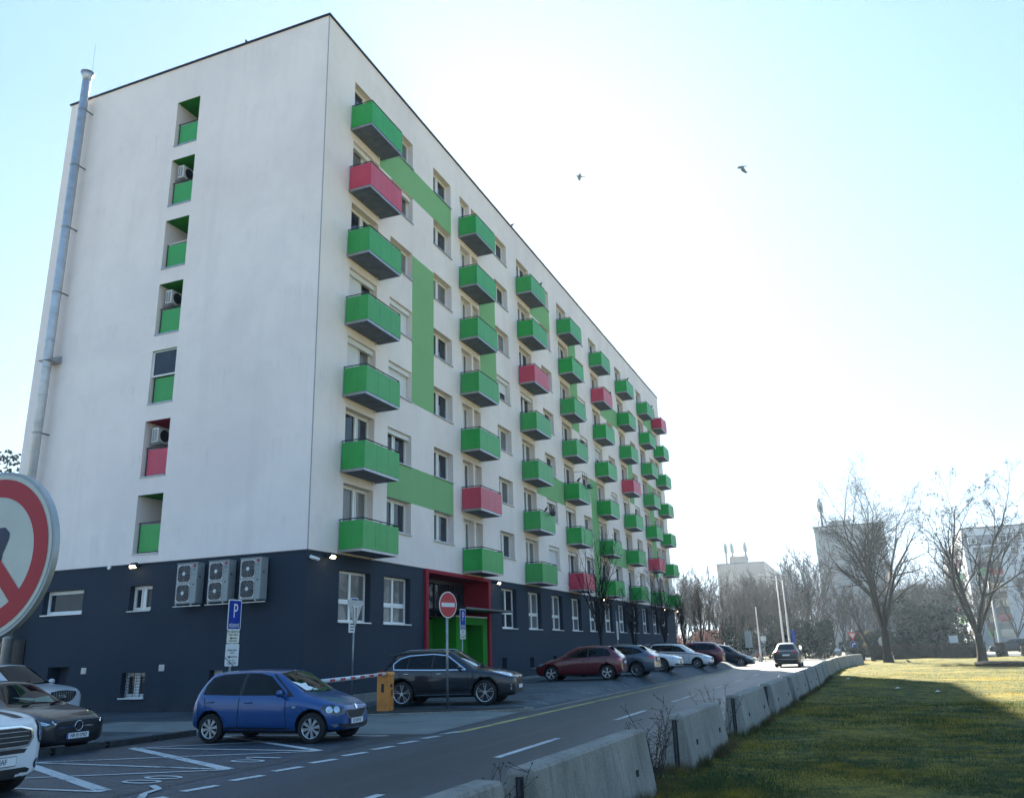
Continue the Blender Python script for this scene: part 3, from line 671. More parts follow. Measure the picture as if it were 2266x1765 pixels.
class Car:
    """s runs from the front bumper (0) to the tail (L); forward is +x, origin under the middle of the wheelbase"""
    def __init__(c, name, label, loc, rz, L, W, H, wb, fo, tr, pm, style='hatch', hood=.98, nose=.74, belt=.93, cowl=1.15, rf=1.95, rr=None, rb=None, rbz=None,
                 tail=None, deck=None, tum=.63, cat='car', group=None, grnd=.19, plastic=None, z=None, rooftop=None, blunt=.08):
        c.L, c.W, c.H, c.wb, c.fo, c.tr, c.pm = L, W, H, wb, fo, tr, pm
        c.off = fo + wb / 2; c.style = style; c.grnd = grnd
        rr = rr or L - .75; rb = rb or L - .12; rbz = rbz or belt + .06; tail = tail or rbz - .02
        c.cowl, c.rf, c.rr, c.rb, c.belt, c.nose, c.hood = cowl, rf, rr, rb, belt, nose, hood
        c.rbz = rbz; c.tum = tum
        c.root = root(name, label, cat, (loc[0], loc[1], zg(*loc[:2]) if z is None else z), rz, group)
        if abs(loc[0]) < 9 and z is not None and loc[1] > 0 and z < -.05 and z > -.39:
            ch, sh_ = math.cos(rz), math.sin(rz); zs_ = [max(zg(loc[0] + ch * q - sh_ * v, loc[1] + sh_ * q + ch * v) + .006, -.392) for q in (wb / 2, -wb / 2) for v in (-.7, .7)]
            zf, zr = (zs_[0] + zs_[1]) / 2, (zs_[2] + zs_[3]) / 2
            c.root.location.z = (zf + zr) / 2; c.root.rotation_euler = (0, math.asin((zr - zf) / wb), rz)
        hw = W / 2
        top = [(0, nose - blunt), (.05, nose - blunt * .4), (.18, nose + .02), (.45, nose + (hood - nose) * .5), (cowl, hood), (rf, H - .05), ((rf + rr) / 2 - .1, H), (rr, H - .05)]
        if deck: top += [(rb, deck + .03), (L - .12, deck), (L - .03, deck - .10), (L, deck - .18)]
        else: top += [(rb, rbz), (L - .04, rbz - .08), (L, rbz - .16)]
        sh = [(0, nose - blunt - .07), (.18, nose - .08), (.45, nose + .01), (cowl, belt - .05), (rf, belt), (rr, belt + .05), (L - .2, belt + (-.02 if deck else .0)), (L, (deck or rbz) - .28)]
        wd = [(0, .60), (.07, .76), (.22, .885), (.5, .97), (.9, 1), (L - .7, 1), (L - .25, .96), (L - .06, .86), (L, .74)]
        tw = [(0, .52), (.2, .66), (cowl - .15, .77), (cowl, .76), (rf, tum + .02), (rr, tum - .02), (rb, tum + (.08 if not deck else .06)), (L, .60)]
        bt = [(0, grnd + .06), (.3, grnd), (L - .4, grnd), (L, grnd + .12)]
        st = sorted(set([0, .03, .09, .2, .4, .7, cowl - .18, cowl, cowl + .12, (cowl + rf) / 2, rf - .1, rf, rf + .25, (rf + rr) / 2, rr - .25, rr, (rr + rb) / 2, rb - .04, L - .18 if L - .18 > rb else (rr + 2 * rb) / 3, L - .10, L - .03, L] + [c.fo, c.fo + wb]))
        c.top, c.shp, c.wdp, c.twp, c.btp = top, sh, wd, tw, bt
        rings = []
        for s in st:
            zb, zs, zt = interp(s, bt), interp(s, sh), interp(s, top); w1, w2 = hw * interp(s, wd), hw * interp(s, tw)
            zt = max(zt, zs + .02)
            h = [(0, zb), (.80 * w1, zb), (.955 * w1, zb + .05), (w1, zb + .38 * (zs - zb)), (.995 * w1, zs - .12 * (zs - zb)), (.955 * w1, zs),
                 (.955 * w1 + (w2 - .955 * w1) * .5, zs + (zt - zs) * .50), (w2, zs + (zt - zs) * .90), (w2 * .72, zt - .006 - .04 * (zt - zs)), (0, zt)]
            rings.append((s, h))
        vs, fs = [], []
        for s, h in rings:
            ring_ = h + [(-y, z) for y, z in h[-2:0:-1]]
            vs += [(c.off - s, y, z) for y, z in ring_]
        n = len(ring_)
        for i in range(len(rings) - 1):
            for j in range(n): fs.append((i * n + j, i * n + (j + 1) % n, (i + 1) * n + (j + 1) % n, (i + 1) * n + j))
        fs.append(tuple(range(n))[::-1]); e = (len(rings) - 1) * n; fs.append(tuple(range(e, e + n)))
        me = bpy.data.meshes.new('b'); me.from_pydata(vs, [], fs); me.materials.append(pm); me.materials.append(WELL); me.materials.append(plastic or BLACKP)
        me.polygons.foreach_set('use_smooth', [True] * len(me.polygons))
        o = bpy.data.objects.new('b', me); COL.objects.link(o)
        sb = o.modifiers.new('s', 'SUBSURF'); sb.levels = 2; sb.render_levels = 2
        cut = MB()
        c.wx = [c.off - c.fo, c.off - c.fo - wb]
        for x in c.wx:
            for sd_ in (-1, 1):
                ra = tr + .055
                a, b_ = sorted((sd_ * (hw - .30), sd_ * (hw + .2)))
                cut.tube([(x, a, tr + .01), (x, b_, tr + .01)], ra, 32, WELL)
        cm = cut.mesh('c'); cm.materials.clear(); cm.materials.append(pm); cm.materials.append(WELL)
        cm.polygons.foreach_set('material_index', [1] * len(cm.polygons)); cm.polygons.foreach_set('use_smooth', [False] * len(cm.polygons))
        bmm = bmesh.new(); bmm.from_mesh(cm); bmesh.ops.recalc_face_normals(bmm, faces=bmm.faces); bmm.to_mesh(cm); bmm.free()
        co = bpy.data.objects.new('c', cm); COL.objects.link(co)
        bm0 = bmesh.new(); bm0.from_mesh(me); bmesh.ops.recalc_face_normals(bm0, faces=bm0.faces); bm0.to_mesh(me); bm0.free()
        bo = o.modifiers.new('x', 'BOOLEAN'); bo.operation = 'DIFFERENCE'; bo.object = co; bo.solver = 'EXACT'
        dg = bpy.context.evaluated_depsgraph_get(); dg.update()
        nm = bpy.data.meshes.new_from_object(o.evaluated_get(dg)); nm.name = 'body'
        bpy.data.objects.remove(o); bpy.data.objects.remove(co)
        for p in nm.polygons:
            if p.material_index == 0 and (p.center.z < grnd + (.20 if plastic else .07)): p.material_index = 2
        c.body = bpy.data.objects.new('body', nm); COL.objects.link(c.body); c.body.parent = c.root
        c.bvh = BVHTree.FromPolygons([v.co[:] for v in nm.vertices], [p.vertices[:] for p in nm.polygons])
        c.hw = hw
    def X(c, s): return c.off - s
    def decal(c, name, poly, view, mat, off=.004, parent=None, step=.07, side=1, ang=45, smooth=True, ro=None):
        """polygon drawn in a view plane and laid on the body surface; side: (s,z) front/rear: (y,z) top: (s,y) corner: (h,z)"""
        if view == 'side': o = lambda u, v: Vector((c.X(u), side * 3, v)); d = Vector((0, -side, 0))
        elif view == 'front': o = lambda u, v: Vector((4, u, v)); d = Vector((-1, 0, 0))
        elif view == 'rear': o = lambda u, v: Vector((-4, u, v)); d = Vector((1, 0, 0))
        elif view == 'top': o = lambda u, v: Vector((c.X(u), v, 3)); d = Vector((0, 0, -1))
        elif view in ('cornerf', 'cornerr'):
            sg = 1 if view == 'cornerf' else -1; a = R(ang)
            d = Vector((-sg * math.cos(a), -side * math.sin(a), 0)); base = Vector((sg * 2.0 * 0, 0, 0))
            hx = Vector((-sg * math.sin(a), side * math.cos(a), 0))   # h grows towards the flank
            x0 = c.X(0) if sg > 0 else c.X(c.L)
            o = lambda u, v: Vector((x0, side * c.hw * .8, 0)) + hx * u + Vector((0, 0, v)) - d * 2
        bm = bmesh.new(); vs = [bm.verts.new((u, v, 0)) for u, v in poly]; bm.faces.new(vs)
        us = [u for u, v in poly]; vv = [v for u, v in poly]
        for k in range(1, int((max(us) - min(us)) / step) + 1):
            bmesh.ops.bisect_plane(bm, geom=bm.verts[:] + bm.edges[:] + bm.faces[:], plane_co=(min(us) + k * step, 0, 0), plane_no=(1, 0, 0))
        for k in range(1, int((max(vv) - min(vv)) / step) + 1):
            bmesh.ops.bisect_plane(bm, geom=bm.verts[:] + bm.edges[:] + bm.faces[:], plane_co=(0, min(vv) + k * step, 0), plane_no=(0, 1, 0))
        kill = []
        for v in bm.verts:
            h = c.bvh.ray_cast(o(v.co.x, v.co.y), d, 8)
            if h[0] is None: kill.append(v); continue
            nn = h[1] if h[1].dot(d) < 0 else -h[1]
            v.co = h[0] + nn * off
        if kill: bmesh.ops.delete(bm, geom=kill, context='VERTS')
        for f in bm.faces: f.smooth = smooth
        me = bpy.data.meshes.new(name); bm.to_mesh(me); bm.free(); me.materials.append(mat)
        ob = bpy.data.objects.new(name, me); COL.objects.link(ob); ob.parent = parent or c.root
        return ob
    def wheels(c, spokes=5, rim=.70, style='alloy', pos=(0, 1, 2, 3), steer=0.0, darkrim=False):
        for i in pos:
            x = c.wx[i // 2]; sd_ = 1 if i % 2 == 0 else -1; tr = c.tr; tw = .20 if tr < .32 else .225
            b = MB(); prof = [(tr * rim, -.5), (tr * .90, -.5), (tr * .975, -.42), (tr, -.28), (tr, .28), (tr * .975, .42), (tr * .90, .5), (tr * rim, .5)]
            n = 36; vs = []
            for (r_, a) in prof:
                for j in range(n): t = 2 * math.pi * j / n; vs.append((r_ * math.cos(t), a * tw, r_ * math.sin(t)))
            fs = [(k * n + j, k * n + (j + 1) % n, (k + 1) * n + (j + 1) % n, (k + 1) * n + j) for k in range(len(prof) - 1) for j in range(n)]
            b.quads(vs, fs, RUB, True)
            yc = sd_ * (c.hw - tw / 2 - .035)
            w_ = b.build('wheel', c.root, (x, yc, tr)); w_.rotation_euler = (0, 0, steer if i < 2 else 0)
            rm = MB(); y = sd_ * tw * .5
            rr_ = tr * rim
            ym = y - sd_ * .02
            vs = []; pr = [(rr_ * 1.01, y), (rr_ * .95, y - sd_ * .004), (rr_ * .92, y - sd_ * .03)]
            for (r_, a) in pr:
                for j in range(n): t = 2 * math.pi * j / n; vs.append((r_ * math.cos(t), a, r_ * math.sin(t)))
            rm.quads(vs, [(k * n + j, k * n + (j + 1) % n, (k + 1) * n + (j + 1) % n, (k + 1) * n + j) for k in range(2) for j in range(n)], ALLOY, True)
            rm.poly([(rr_ * .98 * math.cos(2 * math.pi * j / n), y - sd_ * .075, rr_ * .98 * math.sin(2 * math.pi * j / n)) for j in range(n)], ALLOYD)
            am = ALLOY
            for k in range(spokes):
                t = 2 * math.pi * (k + .25) / spokes
                wdt = {'alloy': .20, 'cover': .34, 'thin': .10, 'twin': .075}[style] * rr_
                offs = [0] if style != 'twin' else [-.17, .17]
                for of in offs:
                    t1 = t + of * .25; t2 = t + of
                    p0 = (rr_ * .12, t1); p1 = (rr_ * .96, t2)
                    pts2 = []
                    for (r_, tt), ww in ((p0, wdt * (.55 if style != 'cover' else .35)), (p1, wdt * (.8 if style != 'cover' else 1.15))):
                        cx_, cz_ = r_ * math.cos(tt), r_ * math.sin(tt); px, pz = -math.sin(t), math.cos(t)
                        pts2 += [(cx_ + px * ww / 2, cz_ + pz * ww / 2), (cx_ - px * ww / 2, cz_ - pz * ww / 2)]
                    pl = [pts2[0], pts2[1], pts2[3], pts2[2]]
                    rm.prism(pl, lambda u, v, d: (u, d, v), y - sd_ * .045, y - sd_ * .012, am)
            rm.prism(disc(rr_ * .20, 16), lambda u, v, d: (u, d, v), y - sd_ * .05, y - sd_ * .004, am)
            rm.build('rim', w_)
    def sidewin(c, wins, sides=(-1, 1), trim=None):
        for sd_ in sides:
            for wn in wins: c.decal('side_window', wn, 'side', CARGL, side=sd_, off=.005)
            for w0_, w1_ in zip(wins, wins[1:]): c.decal('pillar_trim', [w0_[-1], w0_[-2], w1_[1], w1_[0]], 'side', BLACKP, side=sd_, off=.004)
            if trim:
                for poly in trim: c.decal('window_trim', poly, 'side', CHROME, side=sd_, off=.008, step=.1)
    def arches(c, mat, w_=.06):
        for x in c.wx:
            for sd_ in (-1, 1):
                s_ = c.off - x; r0 = c.tr + .058; n = 9
                for i in range(n):
                    a0, a1 = math.pi * (-.05 + 1.1 * i / n), math.pi * (-.05 + 1.1 * (i + 1) / n)
                    c.decal('wheel_arch_trim' , [(s_ + r0 * math.cos(a0), c.tr + r0 * math.sin(a0)), (s_ + (r0 + w_) * math.cos(a0), c.tr + (r0 + w_) * math.sin(a0)), (s_ + (r0 + w_) * math.cos(a1), c.tr + (r0 + w_) * math.sin(a1)), (s_ + r0 * math.cos(a1), c.tr + r0 * math.sin(a1))], 'side', mat, side=sd_, off=.006, parent=c.body)
    def line(c, pts, sides=(-1, 1), wd=.014, mat=None, view='side', name='panel_gap', parent=None):
        for sd_ in sides:
            for (a, b_) in zip(pts, pts[1:]):
                p, q = Vector(a), Vector(b_); d = (q - p).normalized(); n_ = Vector((-d.y, d.x)) * wd / 2
                c.decal(name, [(p - n_)[:], (q - n_)[:], (q + n_)[:], (p + n_)[:]], view, mat or GAP, off=.0035 if mat is None else .010, side=sd_, parent=parent or c.body)
    def handle(c, s, z, sides=(-1, 1), mat=None):
        for sd_ in sides:
            h = c.bvh.ray_cast(Vector((c.X(s), sd_ * 3, z)), Vector((0, -sd_, 0)), 5)
            y = h[0].y if h[0] else sd_ * c.hw
            b = MB(); b.tube([(c.X(s) - .09, y + sd_ * .004, z - .003), (c.X(s) - .07, y + sd_ * .035, z), (c.X(s) + .07, y + sd_ * .035, z), (c.X(s) + .09, y + sd_ * .004, z - .003)], .014, 6, mat or c.pm)
            b.build('door_handle', c.root)
    def mirror(c, s, z, mat=None, sides=(-1, 1)):
        for sd_ in sides:
            b = MB(); y0 = sd_ * (c.hw * .93); n = 10
            b.tube([(c.X(s), y0 - sd_ * .05, z - .05), (c.X(s) + .02, y0 + sd_ * .07, z - .03)], .022, 6, BLACKP)
            vs, fs = [], []
            cx, cy, cz = c.X(s) + .03, y0 + sd_ * .15, z + .02
            for i in range(7):
                a = -math.pi / 2 + math.pi * i / 6
                for j in range(n):
                    t = 2 * math.pi * j / n
                    vs.append((cx + .06 * math.cos(a) * math.cos(t) * (1 if math.cos(t) > 0 else .35), cy + .115 * math.sin(a), cz + .075 * math.cos(a) * math.sin(t)))
            for i in range(6):
                for j in range(n): fs.append((i * n + j, i * n + (j + 1) % n, (i + 1) * n + (j + 1) % n, (i + 1) * n + j))
            b.quads(vs, fs, mat or c.pm, True); b.build('door_mirror', c.root)
    def plate(c, s, view, z, txt=None, tilt=0.0, y=0.0):
        sg = 1 if view == 'front' else -1
        h = c.bvh.ray_cast(Vector((sg * 4, y, z)), Vector((-sg, 0, 0)), 5)
        x = (h[0].x if h[0] else c.X(0 if sg > 0 else c.L)) + sg * .02
        fr = frame((x, y, z), (0, sg, 0), (0, 0, 1))
        b = MB(); T = lambda u, v, d: (x + sg * d, y + sg * u, z + v)
        b.prism(rrect(.53, .12, .012, 3), T, -.015, 0, BLACKP); b.prism(rrect(.515, .105, .01, 3), T, .0005, .004, PLATE)
        b.box(-.257, -.225, -.052, .052, .0045, .006, BLUEP, T=T)
        po = b.build('number_plate', c.root)
        if txt: text(txt, .095, BLACKT, 'lettering', po, fr @ Matrix.Translation((.015, 0, .006)), squeeze=.86)
        return po
    def box(c, name, bx, mat, parent=None, bevel=.01):
        b = MB(); b.box(*bx, mat); return b.build(name, parent or c.root, bevel=bevel)
    def glass(c, ws_top=None, hatch=True):
        hw, t = c.hw, c.tum
        c.decal('windscreen', ws_top or [(c.cowl + .02, -hw * .70), (c.rf - .05, -hw * (t - .045)), (c.rf - .03, 0), (c.rf - .05, hw * (t - .045)), (c.cowl + .02, hw * .70), (c.cowl - .06, hw * .35), (c.cowl - .09, 0), (c.cowl - .06, -hw * .35)], 'top', CARGL, off=.005)
        for y0 in (-.35, .30):
            p0 = c.bvh.ray_cast(Vector((c.X(c.cowl), y0, 3)), Vector((0, 0, -1)), 5)[0]; p1 = c.bvh.ray_cast(Vector((c.X(c.cowl + .12), y0 + .38, 3)), Vector((0, 0, -1)), 5)[0]
            if p0 and p1: b = MB(); b.tube([p0 + Vector((0, 0, .02)), p1 + Vector((0, 0, .03))], .009, 5, BLACKP); b.build('wiper', c.root)
    def rearglass(c, z0, z1, w0, w1):
        c.decal('rear_window', [(-w0, z0), (w0, z0), (w1, z1), (-w1, z1)], 'rear', CARGL, off=.006)
def common(c, doors, hz, ms, mz, fl=None):
    """panel gaps, handles and mirrors"""
    for d in doors: c.line(d)
    for s in hz: c.handle(*s)
    c.mirror(ms, mz)

# ---- blue small hatchback
BLUE = paint('blue_metallic_paint', (.003, .062, .23), .3)
c = Car('small_hatchback', 'blue five door small hatchback parked left of the orange barrier post', (4.55, -7.05), R(3.3), 3.60, 1.645, 1.475, 2.42, .60, .295, BLUE,
        hood=.99, nose=.75, belt=.90, cowl=.86, rf=1.52, rr=3.20, rb=3.50, rbz=.98, tum=.69, z=-.4, grnd=.18)
blue = c
c.glass()
c.sidewin([[(1.22, .93), (1.27, 1.0), (1.66, 1.30), (1.95, 1.365), (2.24, 1.375), (2.26, .94)], [(2.34, .94), (2.32, 1.375), (2.85, 1.36), (3.12, 1.30), (3.24, 1.15), (3.27, .965)]])
for sd_ in (-1, 1): c.decal('window_frame', [(1.02, .90), (1.18, .90), (1.22, 1.02), (1.63, 1.335), (1.59, 1.35)], 'side', BLACKP, side=sd_)
common(c, [[(1.20, .86), (1.16, .30)], [(2.31, .90), (2.33, .32)], [(3.2, .9), (3.12, .62), (3.0, .60), (2.9, .38)], [(1.16, .30), (2.9, .32)]], [(2.08, .80), (3.02, .82)], 1.30, .95)
c.decal('grille', [(-.40, .60), (-.33, .50), (-.18, .44), (.18, .44), (.33, .50), (.40, .60), (.28, .615), (0, .60), (-.28, .615)], 'front', BLACKP, off=.006)
for sd_ in (-1, 1):
    c.decal('grille_trim', [(sd_ * .42, .625), (sd_ * .34, .485), (sd_ * .18, .42), (0, .42), (0, .44), (sd_ * .18, .44), (sd_ * .33, .50), (sd_ * .395, .605)], 'front', CHROME, off=.009)
    c.decal('headlight', [(-.14, .55), (.03, .53), (.22, .58), (.32, .66), (.28, .72), (.12, .735), (-.06, .68), (-.16, .61)], 'cornerf', LENSD, off=.005, side=sd_, ang=38)
    for dx in (.03, .17): c.decal('headlight_reflector', disc(.062, 14, dx, .635), 'cornerf', LENS, off=.012, side=sd_, ang=38)
    c.decal('fog_light', [(-.02, .33), (.06, .30), (.15, .36), (.02, .365)], 'cornerf', CHROME, off=.006, side=sd_, ang=38)
    c.decal('taillight', [(-.1, .85), (.12, .85), (.14, 1.15), (-.02, 1.12)], 'cornerr', TAIL, side=sd_)
    c.decal('side_indicator', rrect(.09, .04, .015, 3, .98, .70), 'side', LENS, side=sd_, off=.008)
c.decal('bumper_intake', [(-.60, .37), (-.5, .27), (.5, .27), (.60, .37), (.3, .345), (-.3, .345)], 'front', BLACKP, off=.006)
c.decal('badge', disc(.045, 14, 0, .665), 'front', CHROME, off=.012)
c.line([(.2, .0), (.0, .0)], (1,), .01, CHROME, 'top')
c.plate(0, 'front', .395, 'DS 067HC')
c.line([(1.05, .29), (2.8, .30)], wd=.018, mat=BLACKP); c.rearglass(1.0, 1.34, .52, .45)
c.wheels(8, .66, 'cover', steer=.12)
b = MB(); b.tube([(c.X(3.0), 0, 1.45), (c.X(3.35), 0, 1.72)], .008, 5, BLACKP); b.build('antenna', c.root)
c.decal('dashboard_paper', [(1.02, -.42), (1.10, -.40), (1.12, -.2), (1.03, -.24)], 'top', PLATE, off=.007)
c.box('rear_view_mirror', (c.X(1.66), c.X(1.60), -.1, .1, 1.28, 1.33), BLACKP)
# bright strip: white reflection painted on along the windscreen foot
c.decal('windscreen_reflection', [(.90, -.50), (1.22, -.56), (.99, -.20), (.88, -.05)], 'top', M('pale_painted_reflection', (.75, .78, .80), .5, var=.05), off=.0065)

# ---- dark suv
DGREY = paint('dark_graphite_paint', (.009, .013, .022), .35)
c = Car('suv', 'dark grey sport utility car with chrome window trim behind the orange barrier post', (4.02, 2.3), R(9), 4.48, 1.855, 1.68, 2.67, .90, .365, DGREY,
        hood=1.09, nose=.88, belt=1.04, cowl=1.22, rf=2.02, rr=3.85, rb=4.26, rbz=1.14, tum=.62, z=-.31, grnd=.22, plastic=BLACKP, cat='suv')
c.glass()
c.sidewin([[(1.62, 1.06), (1.72, 1.13), (2.15, 1.42), (2.45, 1.475), (2.55, 1.48), (2.56, 1.07)], [(2.62, 1.07), (2.61, 1.48), (3.1, 1.47), (3.35, 1.45), (3.38, 1.09)], [(3.42, 1.09), (3.39, 1.44), (3.62, 1.38), (3.80, 1.26), (3.82, 1.12)]])
for sd_ in (-1, 1):
    o_ = [(1.50, 1.03), (2.6, 1.045), (3.84, 1.085), (3.88, 1.25), (3.68, 1.41), (3.38, 1.485), (2.6, 1.515), (2.12, 1.455), (1.68, 1.15), (1.50, 1.03)]
    for a, b_ in zip(o_, o_[1:]): c.line([a, b_], (sd_,), .026, CHROME, name='window_trim')
common(c, [[(1.45, 1.0), (1.42, .42)], [(2.58, 1.03), (2.62, .42)], [(3.68, 1.03), (3.62, .82), (3.4, .72), (3.3, .45)]], [(2.35, .93, (-1, 1), CHROME), (3.42, .95, (-1, 1), CHROME)], 1.72, 1.09)
c.line([(1.15, .33), (3.25, .33)], wd=.03, mat=CHROME, name='sill_trim')
c.decal('grille', [(-.42, .76), (-.40, .62), (-.2, .58), (.2, .58), (.40, .62), (.42, .76), (.15, .74), (0, .72), (-.15, .74)], 'front', BLACKP, off=.006)
c.decal('grille_trim', [(-.5, .79), (-.42, .765), (-.15, .745), (0, .725), (.15, .745), (.42, .765), (.5, .79), (.15, .80), (0, .78), (-.15, .80)], 'front', CHROME, off=.009)
for sd_ in (-1, 1):
    c.decal('headlight', [(-.16, .80), (.1, .80), (.5, .93), (.66, 1.0), (.3, .95), (-.1, .88)], 'cornerf', LENS, off=.006, side=sd_, ang=52)
    c.decal('fog_light', [(-.02, .40), (.14, .40), (.17, .56), (.05, .63), (-.02, .56)], 'cornerf', BLACKP, off=.006, side=sd_, ang=45)
    for dz in (.44, .48, .56): c.decal('fog_lamp', disc(.025, 8, .07, dz), 'cornerf', LENS, off=.012, side=sd_, ang=45)
    c.decal('taillight', [(-.25, .98), (.05, .96), (.30, 1.05), (.2, 1.12), (-.1, 1.08)], 'cornerr', TAIL, side=sd_, ang=50)
    for xw in c.wx:
        pass
c.decal('bumper_intake', [(-.66, .46), (-.6, .32), (.6, .32), (.66, .46), (.3, .52), (-.3, .52)], 'front', BLACKP, off=.006)
c.line([(-.5, .30), (.5, .30)], (1,), .03, CHROME, 'front', 'skid_plate')
c.plate(0, 'front', .50, None); c.rearglass(1.2, 1.50, .55, .5)
c.wheels(5, .74, 'twin'); c.arches(BLACKP, .07)
b = MB()
for y in (-.60, .60): b.tube([(c.X(2.1), y, 1.57), (c.X(2.3), y * .98, 1.655), (c.X(3.4), y * .96, 1.65), (c.X(3.7), y * .95, 1.57)], .018, 6, METG)
b.build('roof_rail', c.root)
c.box('spoiler', (c.X(4.12), c.X(3.85), -.58, .58, 1.515, 1.55), DGREY, bevel=.012)
c.decal('windscreen_reflection', [(1.28, -.56), (1.72, -.62), (1.42, -.2), (1.26, -.10)], 'top', MATS['pale_painted_reflection'], off=.0065)  # pale reflection painted onto the windscreen

# ---- red hatch, rear to the road
RED = paint('dark_red_paint', (.11, .004, .011), .15)
c = Car('hatchback', 'dark red hatchback parked nose to the wall, right of the dark grey suv', (4.62, 14.35), R(184), 3.92, 1.74, 1.475, 2.50, .78, .31, RED,
        hood=.96, nose=.70, belt=.92, cowl=1.08, rf=1.88, rr=3.36, rb=3.80, rbz=1.02, tum=.63, z=-.12)
c.glass()
c.sidewin([[(1.42, .95), (1.52, 1.0), (2.0, 1.28), (2.28, 1.335), (2.42, 1.34), (2.42, .96)], [(2.48, .96), (2.48, 1.34), (3.0, 1.325), (3.15, 1.31), (3.17, .99)], [(3.2, .99), (3.18, 1.30), (3.32, 1.25), (3.44, 1.08), (3.43, 1.0)]])
common(c, [[(1.33, .88), (1.33, .35)], [(2.45, .92), (2.47, .35)], [(3.3, .95), (3.22, .7), (3.05, .5), (2.98, .36)]], [(2.26, .82), (3.16, .85)], 1.55, .98)
c.rearglass(1.05, 1.36, .56, .48)
for sd_ in (-1, 1):
    c.decal('taillight', [(-.22, .74), (.16, .76), (.22, .86), (.10, .92), (-.22, .90)], 'cornerr', TAIL, side=sd_, off=.006)
    c.decal('taillight_lens', [(-.05, .80), (.06, .80), (.06, .87), (-.05, .87)], 'cornerr', LENS, side=sd_, off=.01)
    c.decal('headlight', [(-.1, .60), (.3, .63), (.42, .73), (.1, .72), (-.1, .68)], 'cornerf', LENS, off=.006, side=sd_, ang=45)
c.plate(0, 'rear', .72, None); c.wheels(5, .68, 'cover'); c.box('spoiler', (c.X(3.62), c.X(3.38), -.5, .5, 1.405, 1.435), RED)
c.decal('bumper_trim', [(-.6, .30), (.6, .30), (.6, .37), (-.6, .37)], 'rear', BLACKP, off=.006); c.line([(-.55, .98), (.55, .98)], (1,), .02, CHROME, 'rear')
# ---- grey-blue hatch
GB = paint('grey_blue_paint', (.075, .105, .145), .4)
c = Car('hatchback', 'grey-blue hatchback between the dark red hatchback and the white saloon', (4.95, 18.2), R(180), 4.36, 1.79, 1.50, 2.65, .86, .325, GB,
        hood=.97, nose=.72, belt=.95, cowl=1.15, rf=2.0, rr=3.55, rb=4.18, rbz=1.05, tum=.62, z=-.17)
c.glass()
c.sidewin([[(1.55, .98), (1.68, 1.04), (2.1, 1.30), (2.5, 1.36), (2.52, .99)], [(2.58, .99), (2.58, 1.365), (3.3, 1.33), (3.32, 1.02)], [(3.36, 1.02), (3.34, 1.32), (3.62, 1.24), (3.85, 1.09)]])
common(c, [[(1.4, .9), (1.4, .36)], [(2.55, .95), (2.58, .36)], [(3.4, .95), (3.3, .6), (3.1, .38)]], [(2.36, .84), (3.3, .87)], 1.6, 1.0)
c.rearglass(1.10, 1.40, .58, .48)
for sd_ in (-1, 1):
    c.decal('taillight', [(-.3, .86), (.1, .80), (.30, .96), (.05, .95), (-.3, .93)], 'cornerr', TAIL, side=sd_, off=.006)
    c.decal('headlight', [(-.1, .62), (.3, .64), (.42, .73), (-.1, .70)], 'cornerf', LENS, off=.006, side=sd_)
c.plate(0, 'rear', .80, None); c.wheels(12, .70, 'thin'); c.decal('bumper_trim', [(-.66, .28), (.66, .28), (.66, .42), (-.66, .42)], 'rear', BLACKP, off=.006); c.box('spoiler', (c.X(3.92), c.X(3.62), -.53, .53, 1.42, 1.45), GB)
# ---- white saloon
CW = paint('white_car_paint', (.68, .70, .72), .0)
c = Car('saloon_car', 'white saloon with chrome grille strips parked nose to the road, after the grey-blue hatchback', (4.72, 24.6), R(-1), 4.77, 1.83, 1.46, 2.79, .90, .33, CW,
        hood=.97, nose=.73, belt=.93, cowl=1.28, rf=2.15, rr=3.4, rb=4.1, rbz=1.05, deck=1.06, tum=.60, z=-.22)
c.glass(); c.sidewin([[(1.65, .96), (1.8, 1.03), (2.25, 1.28), (2.7, 1.34), (2.72, .97)], [(2.78, .97), (2.78, 1.34), (3.3, 1.30), (3.75, 1.12), (3.8, 1.02)]])
common(c, [[(1.5, .9), (1.5, .34)], [(2.75, .93), (2.75, .34)]], [(2.55, .82), (3.55, .84)], 1.8, 1.0)
c.decal('grille', [(-.5, .70), (-.45, .58), (.45, .58), (.5, .70)], 'front', BLACKP, off=.006)
for z in (.61, .65, .69): c.line([(-.48, z), (.48, z)], (1,), .014, CHROME, 'front', 'grille_bar')
for sd_ in (-1, 1):
    c.decal('headlight', [(-.14, .60), (.12, .60), (.42, .68), (.40, .75), (-.14, .71)], 'cornerf', LENS, off=.006, side=sd_, ang=48)
    c.decal('fog_light', [(-.25, .30), (.16, .32), (.18, .40), (-.25, .39)], 'cornerf', BLACKP, off=.006, side=sd_, ang=48); c.line([(.35, .295), (.6, .295)], (sd_,), .02, CHROME, 'side')
c.decal('bumper_intake', [(-.5, .27), (.5, .27), (.5, .38), (-.5, .38)], 'front', BLACKP, off=.006); c.plate(0, 'front', .46, None); c.wheels(10, .70, 'thin')
